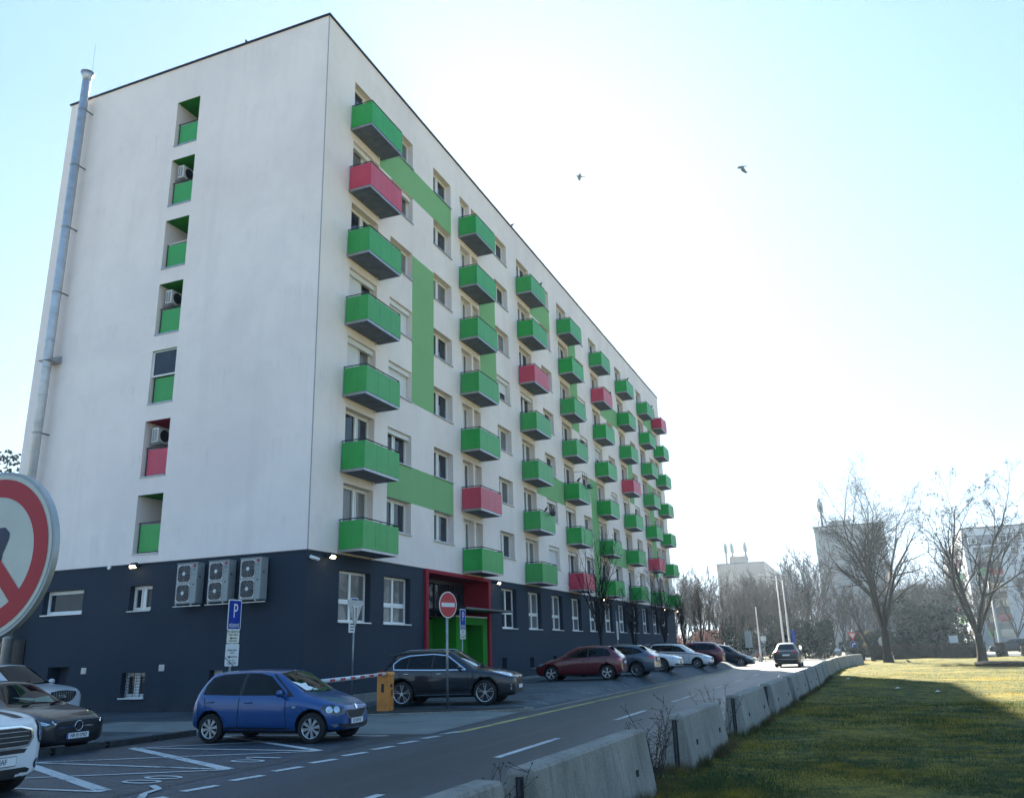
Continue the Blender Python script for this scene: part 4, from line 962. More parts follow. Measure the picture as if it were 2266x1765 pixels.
# ---- white estate with dark red stripe
c = Car('estate_car', 'white estate with a dark red stripe along its side, parked nose to the road', (5.15, 33.6), R(-1), 4.27, 1.74, 1.50, 2.47, .82, .31, paint('white_estate_paint', (.66, .68, .70)),
        hood=.96, nose=.72, belt=.92, cowl=1.10, rf=1.92, rr=3.75, rb=4.16, rbz=1.0, tum=.63, z=-.25)
c.glass(); c.sidewin([[(1.42, .97), (1.55, 1.03), (1.98, 1.30), (2.35, 1.36), (2.36, .97)], [(2.42, .97), (2.42, 1.365), (3.1, 1.365), (3.1, .98)], [(3.14, .98), (3.14, 1.36), (3.7, 1.34), (3.85, 1.03)]])
common(c, [[(1.33, .85), (1.33, .34)], [(2.39, .93), (2.40, .34)]], [(2.2, .80), (3.1, .80)], 1.5, 1.0)
STR = M('dark_red_vinyl', (.14, .01, .04), .4, var=0)
c.line([(.45, .80), (1.2, .875), (4.0, .90)], wd=.045, mat=STR, name='side_stripe')
for sd_ in (-1, 1): c.decal('emblem', [(1.62, .62), (1.72, .52), (1.82, .62), (1.72, .72)], 'side', M('grey_emblem', (.35, .33, .36), .5, var=0), side=sd_)
c.decal('grille', [(-.42, .66), (-.36, .54), (.36, .54), (.42, .66)], 'front', BLACKP, off=.006)
for sd_ in (-1, 1):
    c.decal('headlight', [(-.12, .58), (.15, .58), (.38, .66), (.36, .72), (-.12, .68)], 'cornerf', LENS, off=.006, side=sd_, ang=48)
    c.decal('fog_light', [(-.2, .29), (.14, .31), (.16, .38), (-.2, .37)], 'cornerf', BLACKP, off=.006, side=sd_, ang=48)
c.decal('bumper_intake', [(-.5, .26), (.5, .26), (.5, .36), (-.5, .36)], 'front', BLACKP, off=.006); c.plate(0, 'front', .44, None); c.wheels(5, .66, 'alloy')
b = MB()
for y in (-.56, .56): b.tube([(c.X(2.0), y, 1.46), (c.X(2.15), y, 1.52), (c.X(3.5), y, 1.52), (c.X(3.7), y, 1.46)], .015, 6, METD)
b.build('roof_rail', c.root)
# ---- dark red crossover
c = Car('crossover_car', 'dark red crossover with pale roof between the white estate and the far black hatchback', (5.05, 38.9), R(180), 4.3, 1.8, 1.60, 2.62, .88, .34, paint('wine_red_paint', (.12, .006, .018), .2),
        hood=1.03, nose=.78, belt=1.0, cowl=1.18, rf=2.0, rr=3.7, rb=4.24, rbz=1.1, tum=.62, z=-.29)
c.glass(); c.sidewin([[(1.6, 1.03), (1.72, 1.08), (2.1, 1.36), (2.5, 1.45), (2.52, 1.03)], [(2.58, 1.03), (2.58, 1.455), (3.3, 1.44), (3.32, 1.06)], [(3.36, 1.06), (3.34, 1.43), (3.75, 1.36), (3.9, 1.12)]])
common(c, [[(1.42, .95), (1.42, .4)], [(2.55, .98), (2.58, .4)]], [(2.36, .9)], 1.6, 1.06)
c.rearglass(1.16, 1.48, .58, .5)
c.decal('roof_panel', [(2.1, -.5), (3.7, -.48), (3.7, .48), (2.1, .5)], 'top', METG, off=.004)
for sd_ in (-1, 1): c.decal('taillight', [(-.25, .86), (.12, .86), (.24, 1.0), (-.2, 1.0)], 'cornerr', TAIL, side=sd_, off=.006); c.decal('taillight_lens', [(-.12, .9), (.0, .9), (.0, .95), (-.12, .95)], 'cornerr', LENS, side=sd_, off=.01)
c.plate(0, 'rear', .8, None); c.wheels(5, .68, 'alloy'); c.decal('bumper_trim', [(-.66, .3), (.66, .3), (.66, .42), (-.66, .42)], 'rear', BLACKP, off=.006)
# ---- black-blue hatch, nose to road
c = Car('hatchback', 'black hatchback at the far end of the parked row, nose to the road', (5.75, 49.2), R(-2), 4.35, 1.82, 1.48, 2.65, .88, .33, paint('black_blue_paint', (.012, .018, .03), .3),
        hood=.96, nose=.71, belt=.93, cowl=1.12, rf=2.0, rr=3.45, rb=4.15, rbz=1.02, tum=.62, z=-.33)
c.glass(); c.sidewin([[(1.5, .97), (1.65, 1.03), (2.1, 1.29), (2.5, 1.345), (2.52, .97)], [(2.58, .97), (2.58, 1.35), (3.1, 1.33), (3.55, 1.2), (3.7, 1.04)]])
common(c, [[(1.38, .88), (1.38, .35)], [(2.55, .93), (2.56, .35)]], [(2.36, .82)], 1.6, 1.0)
for sd_ in (-1, 1): c.decal('headlight', [(-.12, .58), (.15, .60), (.55, .76), (.40, .77), (-.12, .68)], 'cornerf', LENS, off=.006, side=sd_, ang=52)
c.decal('grille', [(-.5, .42), (-.4, .28), (.4, .28), (.5, .42)], 'front', BLACKP, off=.006); c.plate(0, 'front', .5, None); c.wheels(5, .70, 'alloy')

# ---- dark car driving away
c = Car('moving_suv', 'black sport utility car driving away along the road beside the concrete barriers', (11.05, 44.2), R(90), 4.55, 1.86, 1.72, 2.7, .9, .37, paint('black_car_paint', (.010, .012, .016), .2),
        hood=1.08, nose=.85, belt=1.06, cowl=1.2, rf=2.0, rr=3.55, rb=4.32, rbz=1.16, tum=.60, z=-.396, cat='suv')
c.glass(); c.sidewin([[(1.6, 1.08), (1.75, 1.15), (2.15, 1.45), (2.5, 1.55), (2.55, 1.08)], [(2.6, 1.08), (2.6, 1.56), (3.4, 1.52), (3.9, 1.3), (3.95, 1.14)]])
c.rearglass(1.22, 1.58, .60, .5)
c.decal('roof_panel', [(2.1, -.52), (3.75, -.50), (3.75, .50), (2.1, .52)], 'top', CW, off=.004)  # sky reflection on the black roof, painted as a white panel
for sd_ in (-1, 1): c.decal('taillight', [(-.25, .98), (.12, 1.0), (.24, 1.14), (.0, 1.16), (-.2, 1.08)], 'cornerr', TAIL, side=sd_, off=.006)
c.plate(0, 'rear', .84, None); c.mirror(1.7, 1.12); c.wheels(5, .72, 'alloy')
c.decal('bumper_trim', [(-.72, .34), (.72, .34), (.72, .52), (-.72, .52)], 'rear', BLACKP, off=.006); c.line([(-.62, .56), (.62, .56)], (1,), .03, CHROME, 'rear', 'bumper_strip')

# ---- white small suv at the left edge (rounded, stripes on the bonnet)
WM = paint('white_bonnet_paint', (.72, .73, .74))
c = Car('white_hatchback', 'white compact car with black bonnet stripes, only its nose in view at the left edge', (3.68, -14.55), R(1), 4.1, 1.79, 1.60, 2.6, .76, .345, WM,
        hood=1.13, nose=.98, blunt=.07, belt=1.04, cowl=1.15, rf=1.75, rr=3.55, rb=4.0, rbz=1.05, tum=.66, z=-.4)
c.glass(); c.sidewin([[(1.45, 1.02), (1.75, 1.40), (2.4, 1.42), (2.4, 1.02)], [(2.46, 1.02), (2.46, 1.42), (3.6, 1.38), (3.75, 1.05)]])
c.decal('grille', [(-.44, .83), (-.47, .74), (-.42, .65), (-.28, .64), (.28, .64), (.42, .65), (.47, .74), (.44, .83), (.28, .865), (-.28, .865)], 'front', BLACKP, off=.008)
gt = [(-.45, .84), (-.49, .74), (-.43, .635), (-.28, .62), (.28, .62), (.43, .635), (.49, .74), (.45, .84), (.28, .885), (-.28, .885), (-.45, .84)]
c.line(gt, (1,), .022, CHROME, 'front', 'grille_trim')
for z in (.70, .76, .82): c.line([(-.42, z), (.42, z)], (1,), .008, METG, 'front', 'grille_bar')
for sd_ in (-1, 1):
    c.decal('headlight', [(.0 + .11 * math.cos(t), .80 + .15 * math.sin(t)) for t in [2 * math.pi * i / 20 for i in range(20)]], 'cornerf', BLACKP, off=.006, side=sd_, ang=42)
    c.decal('headlight_lens', [(.0 + .085 * math.cos(t), .80 + .125 * math.sin(t)) for t in [2 * math.pi * i / 20 for i in range(20)]], 'cornerf', LENS, off=.012, side=sd_, ang=42)
    c.decal('fog_light', disc(.06, 14, -.05, .40), 'cornerf', BLACKP, off=.006, side=sd_, ang=40); c.decal('fog_lamp', disc(.042, 12, -.05, .40), 'cornerf', LENS, off=.012, side=sd_, ang=40)
    c.decal('bonnet_stripe', [(.17, sd_ * .32), (.17, sd_ * .44), (1.0, sd_ * .40), (1.0, sd_ * .28)], 'top', BLACKP, off=.005)
    c.decal('stripe_edge', [(.17, sd_ * .285), (.17, sd_ * .30), (1.0, sd_ * .26), (1.0, sd_ * .245)], 'top', BLACKP, off=.005)
c.decal('bumper_intake', [(-.42, .60), (-.38, .55), (.38, .55), (.42, .60), (.3, .605), (-.3, .605)], 'front', BLACKP, off=.006)
c.decal('lower_grille', [(-.5, .34), (-.42, .25), (.42, .25), (.5, .34), (.42, .37), (-.42, .37)], 'front', BLACKP, off=.006)
c.line([(-.5, .235), (.5, .235)], (1,), .02, CHROME, 'front', 'bumper_strip')
c.plate(0, 'front', .46, '454AF'); c.mirror(1.55, 1.14); c.wheels(8, .68, 'alloy')
# ---- black saloon-type hatch with star badge
BK = paint('black_gloss_paint', (.006, .006, .008), .0)
c = Car('black_hatchback', 'glossy black hatchback with a silver star badge behind the kerb at left', (-.50, -9.73), R(0), 4.42, 1.80, 1.42, 2.73, .86, .33, BK,
        hood=.90, nose=.70, blunt=.05, belt=.90, cowl=1.18, rf=2.05, rr=3.4, rb=4.2, rbz=1.0, tum=.60, z=-.41, grnd=.15)
c.glass(); c.sidewin([[(1.6, .94), (2.15, 1.26), (2.6, 1.32), (2.62, .94)], [(2.68, .94), (2.68, 1.32), (3.3, 1.28), (3.8, 1.0)]])
c.decal('grille', [(-.46, .60), (-.52, .46), (-.40, .37), (.40, .37), (.52, .46), (.46, .60)], 'front', BLACKP, off=.006)
for sd_ in (-1, 1):
    c.line([(sd_ * .09, .515), (sd_ * .44, .505)], (1,), .03, CHROME, 'front', 'grille_bar')
    c.decal('headlight', [(-.16, .565), (.05, .54), (.34, .585), (.48, .66), (.2, .655), (-.1, .635)], 'cornerf', LENSD, off=.006, side=sd_, ang=42)
    c.decal('headlight_lens', [(-.06, .58), (.02, .56), (.24, .60), (.34, .64), (.1, .63)], 'cornerf', LENS, off=.012, side=sd_, ang=42)
    c.line([(-.14, .57), (-.07, .63)], (sd_,), .02, CHROME, 'cornerf', 'light_strip')
h = c.bvh.ray_cast(Vector((4, 0, .52)), Vector((-1, 0, 0)), 6)[0]
sx = h.x + .02
b = MB(); n = 28
b.tube([(sx, .09 * math.cos(2 * math.pi * i / n), .52 + .09 * math.sin(2 * math.pi * i / n)) for i in range(n + 1)], .008, 6, CHROME)
for k in range(3):
    t = R(90 + 120 * k); b.poly([(sx + .008, .086 * math.cos(t), .52 + .086 * math.sin(t)), (sx + .008, .014 * math.cos(t + R(60)), .52 + .014 * math.sin(t + R(60))), (sx + .008, 0, .52), (sx + .008, .014 * math.cos(t - R(60)), .52 + .014 * math.sin(t - R(60)))], CHROME)
b.build('badge', c.root)
c.plate(0, 'front', .345, 'NR 011MO'); c.mirror(1.7, .97); c.wheels(5, .72, 'alloy')
c.decal('windscreen_reflection', [(1.5, -.35), (1.3, .05), (1.25, .45), (1.5, .5), (1.42, .1)], 'top', M('green_painted_reflection', (.12, .2, .17), .3, var=.2), off=.0065)  # greenish glass reflection painted on as a flat patch
# ---- white suv behind
c = Car('white_suv', 'white sport utility car with an upright black grille, parked behind the black hatchback', (-6.72, -4.93), R(3), 4.6, 1.84, 1.66, 2.7, .92, .36, paint('white_suv_paint', (.55, .57, .60)),
        hood=1.06, nose=.90, belt=1.0, cowl=1.2, rf=2.05, rr=3.75, rb=4.35, rbz=1.1, tum=.62, z=-.28, blunt=.05, cat='suv')
c.glass(); c.sidewin([[(1.6, 1.04), (2.15, 1.42), (2.6, 1.5), (2.62, 1.04)], [(2.68, 1.04), (2.68, 1.5), (3.9, 1.4), (4.0, 1.12)]])
c.decal('grille', [(-.42, .84), (-.44, .76), (-.34, .62), (-.2, .57), (.2, .57), (.34, .62), (.44, .76), (.42, .84), (.1, .87), (-.1, .87)], 'front', BLACKP, off=.006)
for i in range(9): c.line([(-.32 + i * .08, .60 + abs(i - 4) * .006), (-.32 + i * .08, .83)], (1,), .012, METG, 'front', 'grille_bar')
for sd_ in (-1, 1): c.decal('headlight', [(-.10, .74), (.2, .78), (.5, .90), (.4, .93), (-.04, .87)], 'cornerf', LENS, off=.006, side=sd_, ang=45)
c.decal('bumper_intake', [(-.6, .42), (-.5, .30), (.5, .30), (.6, .42)], 'front', BLACKP, off=.006)
c.plate(0, 'front', .50, 'ZA 078AX'); c.mirror(1.6, 1.08, CW); c.wheels(5, .70, 'alloy')
c.decal('roof_panel', [(2.2, -.5), (3.6, -.48), (3.6, .48), (2.2, .5)], 'top', CARGL, off=.004)
# ---- far parked cars beyond the hedge (one model, four copies)
def far_car(x, y, rz, pm, lab, roof=False, first=True):
    c = Car('parked_car', lab, (x, y), rz, 4.5, 1.8, 1.5, 2.65, .88, .33, pm, hood=.98, nose=.74, belt=.95, cowl=1.15, rf=1.95, rr=3.8, rb=4.35, rbz=1.02, z=-.4, group='cars parked along the cross street')
    c.glass(); c.sidewin([[(1.5, 1.0), (2.0, 1.32), (2.4, 1.38), (2.4, 1.0)], [(2.46, 1.0), (2.46, 1.38), (3.9, 1.34), (4.0, 1.03)]]); c.wheels(5, .68, 'alloy'); c.rearglass(1.08, 1.38, .55, .48)
    for sd_ in (-1, 1): c.decal('taillight', [(-.2, .8), (.2, .8), (.2, .95), (-.2, .95)], 'cornerr', TAIL, side=sd_, off=.006)
    if roof:
        c.box('roof_box', (c.X(3.3), c.X(1.9), -.35, .35, 1.62, 1.92), BLACKP, bevel=.08)
    return c
far_car(20.0, 76.5, R(0), DGREY, 'dark estate with a roof box parked beyond the long hedge', True)
far_car(12.2, 84, R(-60), paint('silver_paint', (.35, .37, .4), .5), 'silver car parked far off, left of the pair behind the round bushes')
far_car(15.4, 83, R(-75), GB, 'grey-blue car parked far off, right of the pair behind the round bushes')
far_car(3.2, 84, R(10), CW, 'white car on the cross street behind the large sign back')
far_car(30.2, 77.5, R(180), DGREY, 'dark car parked behind the forked tree at the right')
# ------------------------------------------------------------ concrete barriers
BLACKH = M('dark_lifting_hole', (.02, .02, .02), .9)
random.seed(11)
segs = [(-20.4, -16.35), (-15.75, -12.15), (-10.1, -7.15), (-5.1, -1.45), (-.25, 3.6), (4.6, 8.9), (9.6, 13.6), (14.2, 18.2), (18.8, 22.8), (23.3, 27.3), (27.8, 31.8), (32.3, 36.3), (36.8, 40.8), (41.2, 45.2), (45.6, 49.5)]
def bx(y):
    if y < 15: return 13.50 + (y + 16) * .0265
    return 14.32 + max(0, y - 30) ** 2 * .0042
nth = ['nearest concrete barrier, only its top corner in view at the bottom edge', 'second concrete barrier from the camera, streaked, with its dark slotted end facing us',
       'concrete barrier standing third from the camera, with a twiggy weed growing before it', 'fourth concrete barrier from the camera along the grass', 'fifth concrete barrier from the camera along the grass',
       'sixth concrete barrier from the camera along the grass', 'seventh concrete barrier from the camera along the grass', 'eighth concrete barrier from the camera along the grass', 'ninth concrete barrier from the camera along the grass',
       'tenth concrete barrier from the camera along the grass', 'fifth concrete barrier from the far end of the row', 'fourth concrete barrier from the far end of the row', 'third concrete barrier from the far end of the row',
       'last but one concrete barrier at the far end of the row', 'last concrete barrier at the far end, where the row bends']
for i, (y0, y1) in enumerate(segs):
    Lh = (y1 - y0) / 2; ym = (y0 + y1) / 2; x0 = bx(y0); x1 = bx(y1)
    rt = root('concrete_barrier', nth[i], 'barrier', ((x0 + x1) / 2, ym, -.42), -math.atan2(x1 - x0, y1 - y0), 'concrete barriers along the road')
    b = MB(); hh = .72
    prof = [(-.225, -.03), (-.215, .10), (-.125, hh - .025), (-.10, hh), (.10, hh), (.125, hh - .025), (.215, .10), (.225, -.03)]
    ys = [-Lh, -Lh + .02] + ar(-Lh + .2, Lh - .2, 8) + [Lh - .02, Lh]
    vs = []; n = len(prof)
    for j, yy in enumerate(ys):
        k = .94 if j in (0, len(ys) - 1) else 1
        for (px, pz) in prof: vs.append((px * k + random.uniform(-.002, .002), yy, pz * (k if pz > .5 else 1) + .0))
    fs = [(j * n + q, j * n + (q + 1) % n, (j + 1) * n + (q + 1) % n, (j + 1) * n + q) for j in range(len(ys) - 1) for q in range(n)]
    fs.append(tuple(range(n))); e = (len(ys) - 1) * n; fs.append(tuple(range(e, e + n))[::-1])
    b.quads(vs, fs, MATS['concrete']); bo = b.build('barrier_body', rt)
    SM = M('dark_joint_slot', (.03, .03, .032), .8, .3, var=.4, scale=12)
    for s_ in (-1, 1):
        sl = MB()
        sl.box(-.035, .035, s_ * (Lh + .003) - .004, s_ * (Lh + .003) + .004, .0, hh - .06, SM)
        sl.box(-.012, .012, s_ * (Lh + .012) - .006, s_ * (Lh + .012) + .006, .0, hh - .08, METD)
        sl.build('joint_slot', bo)
        if i < 7:
            hl = MB(); hy = s_ * Lh * .62; hl.box(.183, .196, hy - .035, hy + .035, .28, .35, BLACKH); hl.build('lifting_hole', bo)

# ------------------------------------------------------------ traffic signs
SBLUE = M('sign_blue', (.002, .03, .27), .6, spec=.15, var=.35, scale=9, kind='Object'); SWHITE = M('sign_white', (.58, .62, .64), .35, var=.04, kind='Object'); SRED = M('sign_red', (.42, .006, .018), .45, var=.08, kind='Object')
SNAVY = M('sign_navy', (.004, .012, .05), .4, var=0); SGREY = M('sign_back_grey', (.32, .35, .37), .45, .5, var=.15, kind='Object'); POLE = M('galvanised_pole', (.26, .29, .31), .42, .7, var=.25, scale=7)
def sign_root(name, label, x, y, ang, z=None, cat='traffic sign', group=None):
    """ang: compass heading (degrees) the sign faces; local y- is the face direction"""
    return root(name, label, cat, (x, y, zg(x, y) if z is None else z), R(ang + 90), group)
def flat(name, poly, z, d0, d1, mat, parent, T0=None):
    b = MB(); b.prism([(u, v + z) for u, v in poly], lambda u, v, d: (u, -d, v), d0, d1, mat); return b.build(name, parent)
def stxt(s, size, z, d, parent, mat=None, squeeze=.9, x=0): return text(s, size, mat or BLACKT, 'lettering', parent, frame((x, -d, z), (1, 0, 0), (0, 0, 1)), squeeze=squeeze)
def pole(parent, h, r=.03, x=0):
    b = MB(); b.tube([(x, 0, -.1), (x, 0, h)], r, 14, POLE); b.tube([(x, 0, h), (x, 0, h + .01)], r * 1.1, 14, METD); return b.build('pole', parent)
def arrow(z, w_, d, parent, right=False, th=.018):
    s_ = -1 if right else 1
    return flat('arrow', [(-s_ * w_ / 2 * 1, 0), (-s_ * w_ * .22, th * 1.9), (-s_ * w_ * .22, th * .6), (s_ * w_ / 2, th * .6), (s_ * w_ / 2, -th * .6), (-s_ * w_ * .22, -th * .6), (-s_ * w_ * .22, -th * 1.9)], z, d, d + .002, BLACKT, parent)
def parking(parent, z, sub='RÉSERVÉ', w_=.50, h_=.75, plates=(), r=.03, hgt=None):
    pole(parent, (hgt or z + h_ / 2 + .02), r)
    pn = flat('sign_panel', rrect(w_, h_, .035), z, .032, .042, SWHITE, parent)
    flat('sign_face', rrect(w_ - .05, h_ - .05, .02), z, .043, .045, SBLUE, pn)
    text('P', .50, SWHITE, 'lettering', pn, frame((.02, -.047, z + .08), (1, 0, 0), (0, 0, 1)), squeeze=.72)
    stxt(sub, .125, z - h_ / 2 + .10, .047, pn, SWHITE, .80)
# big round sign at the left edge
r1 = sign_root('no_car_sign', 'large round sign with red ring and slash, cut by the left edge', 13.02, -20.31, -88, z=-.4)
pole(r1, 2.08, .03)
zc = 2.09
SCREAM = M('sign_cream_face', (.56, .56, .50), .45, var=.06, kind='Object')
bk_ = flat('sign_back', disc(.35, 64), zc, .035, .060, SGREY, r1)
pf = flat('sign_face', disc(.336, 64), zc, .0605, .062, SCREAM, bk_)
b = MB()
n = 64
for i in range(n):
    a, c2 = 2 * math.pi * i / n, 2 * math.pi * (i + 1) / n
    b.poly([(q * math.cos(t), -.0640, zc + q * math.sin(t)) for q, t in ((.318, a), (.318, c2), (.242, c2), (.242, a))], SRED)
b.build('red_ring', bk_)
cs = [(-.06, -.17), (-.075, -.0), (-.098, .06), (-.098, .085), (-.07, .11), (.07, .11), (.098, .085), (.098, .06), (.075, -.0), (.06, -.17)]
b = MB(); b.poly([(u, -.0632, zc + v) for u, v in cs], SNAVY); b.poly([(u, -.0636, zc + v) for u, v in rrect(.05, .05, .012, 3, 0, .035)], SCREAM); b.build('vehicle_symbol', bk_)
b = MB(); dd_ = Vector((1, -1)).normalized(); nn = Vector((1, 1)).normalized() * .032
b.poly([(v.x, -.0644, zc + v.y) for v in (dd_ * -.25 - nn, dd_ * .25 - nn, dd_ * .25 + nn, dd_ * -.25 + nn)], SRED); b.build('red_slash', bk_)
# parking sign by the kerb
r2 = sign_root('parking_sign', 'blue reserved parking sign with two white plates below, in front of the dark gable', 1.4, -5.02, 0, z=-.36)
parking(r2, 2.37 + .36, plates=1)
p_ = flat('upper_plate', rrect(.46, .33, .03), 1.83 + .36, .032, .040, M('sign_cream', (.66, .66, .58), .4, var=.05, kind='Object'), r2)
stxt('PRE NÁJOMCOV', .072, 1.945 + .36, .042, p_); stxt('PARK. MIEST', .072, 1.87 + .36, .042, p_); arrow(1.79 + .36, .28, .041, p_); stxt('BOXY 06-92', .062, 1.72 + .36, .042, p_)
p_ = flat('lower_plate', rrect(.50, .54, .03), 1.38 + .36, .032, .040, SWHITE, r2)
stxt('beauty salon', .075, 1.50 + .36, .042, p_); stxt('91,92', .075, 1.425 + .36, .042, p_); arrow(1.335 + .36, .38, .041, p_); stxt('Po - So', .072, 1.25 + .36, .042, p_); stxt('8.00-22.00', .08, 1.175 + .36, .042, p_)
# no entry
r3 = sign_root('no_entry_sign', 'round red no entry sign with a white bar in front of the suv', 4.96, .13, -16, z=-.36)
pole(r3, 3.35, .036)
f_ = flat('sign_panel', disc(.385, 48), 3.0, .038, .048, SWHITE, r3); flat('sign_face', disc(.355, 48), 3.0, .049, .051, SRED, f_); flat('white_bar', rrect(.58, .12, .005), 3.0, .052, .054, SWHITE, f_)
# second parking sign
r4 = sign_root('parking_sign', 'blue parking sign with two small plates, right of the no entry sign', 1.95, 7.5, 0, z=-.25)
parking(r4, 2.52 + .25)
p_ = flat('upper_plate', rrect(.50, .17, .01), 2.03 + .25, .032, .040, SWHITE, r4); stxt('1 BOX', .12, 2.03 + .25, .042, p_)
p_ = flat('lower_plate', rrect(.46, .15, .01), 1.85 + .25, .032, .040, SWHITE, r4); arrow(1.85 + .25, .34, .041, p_, True, .03)
# yield sign from the back with a blue sign behind
r5 = sign_root('yield_sign', 'grey back of a triangular sign with a blue sign behind it', 1.0, 1.28, 0, z=-.2)
pole(r5, 3.3, .03)
tri = [(-.43, .42), (.43, .42), (.46, .36), (.03, -.40), (-.03, -.40), (-.46, .36)]
t_ = flat('triangle_back', tri, 2.60 + .2, .045, .055, SGREY, r5)
b = MB(); b.box(-.19, .19, -.075, -.056, 2.78 + .0 + .2, 2.84 + .2, METG); b.box(-.12, .12, -.075, -.056, 2.38 + .2, 2.43 + .2, METG); b.box(-.12, -.06, -.07, -.056, 2.43 + .2, 2.78 + .2, METG); b.box(.06, .12, -.07, -.056, 2.43 + .2, 2.78 + .2, METG); b.build('bracket', t_)
b = MB(); b.prism(rrect(.44, .62, .03, cx=-.02, cy=2.78 + .2), lambda u, v, d: (u, -d, v), .030, .038, SWHITE); b.prism(rrect(.39, .57, .02, cx=-.02, cy=2.78 + .2), lambda u, v, d: (u, -d, v), .039, .041, SBLUE); b.build('blue_sign', r5)
b = MB(); b.prism(rrect(.36, .34, .02, cx=-.16, cy=2.16 + .2), lambda u, v, d: (u, -d, v), .030, .038, SWHITE)
for k in range(3): b.box(-.26, -.04, -.042, -.039, 2.06 + k * .09 + .2, 2.09 + k * .09 + .2, BLACKT)
b.build('white_plate', r5)
# ladder-like post of small plates
r6 = sign_root('plate_post', 'thin pole with a stack of small white plates between the first street trees', 2.5, 28.3, 0, z=-.02, cat='signpost')
pole(r6, 3.5, .025)
for k in range(8): flat('small_plate', rrect(.40, .115, .01), 1.85 + k * .135, .028, .036, SWHITE, r6)
# far signs
r7 = sign_root('yield_sign', 'white triangle with red border above a round blue arrow sign over the trimmed bush', 15.42, 62.6, -90, z=-.4)
pole(r7, 2.7, .03)
f_ = flat('sign_panel', [(-.42, .36), (.42, .36), (.45, .30), (.03, -.38), (-.03, -.38), (-.45, .30)], 2.08, .035, .045, SRED, r7); flat('sign_face', [(-.27, .25), (.27, .25), (0, -.20)], 2.08, .046, .048, SWHITE, f_)
f2 = flat('arrow_panel', disc(.33, 32), 1.33, .035, .045, SWHITE, r7); flat('arrow_face', disc(.31, 32), 1.33, .046, .048, SBLUE, f2)
flat('white_arrow', [(-.15, -.2), (-.07, -.2), (-.07, .0), (-.02, .05), (.06, .05), (.06, -.03), (.2, .1), (.06, .22), (.06, .14), (-.06, .14), (-.15, .05)], 1.33, .049, .051, SWHITE, f2)
r8 = sign_root('large_sign_back', 'tall grey board seen from behind on a thin pole near the slim lamp post', 6.6, 58.5, -90, z=-.35)
pole(r8, 2.9, .04); flat('board', rrect(.62, 1.45, .03), 2.05, .045, .06, SGREY, r8)
r9 = sign_root('small_sign', 'small white sign on a thin pole right of the slim lamp post', 7.5, 62.5, -90, z=-.4)
pole(r9, 2.4, .025); flat('board', rrect(.5, .42, .03), 2.15, .035, .045, SWHITE, r9); flat('lower_board', rrect(.4, .16, .02), 1.82, .035, .045, SGREY, r9)
r10 = sign_root('blue_banner_sign', 'tall narrow blue sign beside the pair of lamp posts', 9.85, 68.2, -90, z=-.4)
pole(r10, 3.0, .03); flat('board', rrect(.30, 1.35, .02), 2.25, .035, .045, SBLUE, r10)
r11 = sign_root('square_sign', 'small white square sign tilted above the long hedge', 24.0, 66.5, -90, z=-.4)
pole(r11, 1.6, .025); flat('board', rrect(.75, .72, .03), 1.52, .035, .045, SWHITE, r11)
r12 = sign_root('round_sign_back', 'round grey disc on a pole between the two trunks at the middle right', 18.05, 66.0, -90, z=-.4)
pole(r12, 2.1, .025); flat('disc', disc(.48, 24), 1.55, .035, .045, SGREY, r12)
b = MB(); b.tube([(0, 0, -.1), (0, 0, .25)], .06, 10, SRED); b.tube([(0, 0, .25), (0, 0, .5)], .06, 10, SWHITE); b.tube([(0, 0, .5), (0, 0, .8)], .06, 10, SRED)
tag(b.build('bollard', None, (6.95, 62.2, -.4)), 'small red and white bollard at the foot of the slim lamp post', 'bollard')
# lamp posts
def lamp_post(x, y, h, label, arm=1.2, heads=1, r=(.13, .06)):
    t = root('street_lamp', label, 'street lamp', (x, y, -.4), 0, 'lamp posts at the road end')
    b = MB(); b.tube([(0, 0, -.1), (0, 0, h * .2), (0, 0, h * .2 + .02), (0, 0, h * .58), (0, 0, h * .58 + .02), (0, 0, h)], [r[0], r[0], r[0] * .82, r[0] * .75, r[0] * .55, r[1]], 12, CONCP); b.build('post', t)
    if not heads: return
    b = MB(); b.tube([(0, 0, h - .3), (-.3 * arm, 0, h + .1), (-arm, 0, h + .2)], .03, 6, METG); b.build('arm', t)
    b = MB(); b.box(-arm - .5, -arm, -.12, .12, h + .14, h + .26, METG); b.build('lamp_head', t, bevel=.03)
CONCP = M('pale_post', (.42, .42, .42), .6, .2, var=.15, scale=3)
lamp_post(8.75, 69.5, 8.4, 'tall tapered pale lamp post, left of the close pair behind the driving suv')
lamp_post(9.35, 69.2, 7.9, 'tall tapered pale lamp post, right of the close pair behind the driving suv')
lamp_post(6.85, 64.9, 5.2, 'slim darker lamp post between the grey board and the small white sign', .15, 0, r=(.11, .05))
lamp_post(28.6, 73.5, 7.2, 'pale lamp post rising behind the forked tree at the right', .8, r=(.12, .06))

# ------------------------------------------------------------ barrier gate
ORG = M('weathered_orange_paint', (.60, .22, .04), .6, var=.2, scale=5)
g = root('parking_barrier', 'orange barrier cabinet with a white and red boom across the driveway', 'barrier gate', (3.22, -.42, -.31), R(8))
b = MB(); b.box(-.18, .18, -.21, .21, 0, 1.02, ORG); b.build('cabinet', g, bevel=.012)
b = MB(); b.prism([(-.2, 1.02), (.2, 1.02), (.16, 1.10), (-.16, 1.10)], lambda u, v, d: (u, d, v), -.23, .23, ORG); b.build('cabinet_lid', g)
b = MB(); b.box(-.04, .04, -.22, -.211, .55, .78, BLACKT); b.build('slot', g); b = MB(); b.box(.181, .19, .02, .08, .42, .60, BLACKT); b.box(.181, .187, -.08, .08, .68, .76, METD); b.build('label_plate', g)
b = MB()
bm0 = Vector((.06, .26, 1.05)); bm1 = Vector((.12, -4.6, 1.0))
b.tube([bm0, bm1], .05, 12, SWHITE); bo = b.build('boom', g)
b = MB()
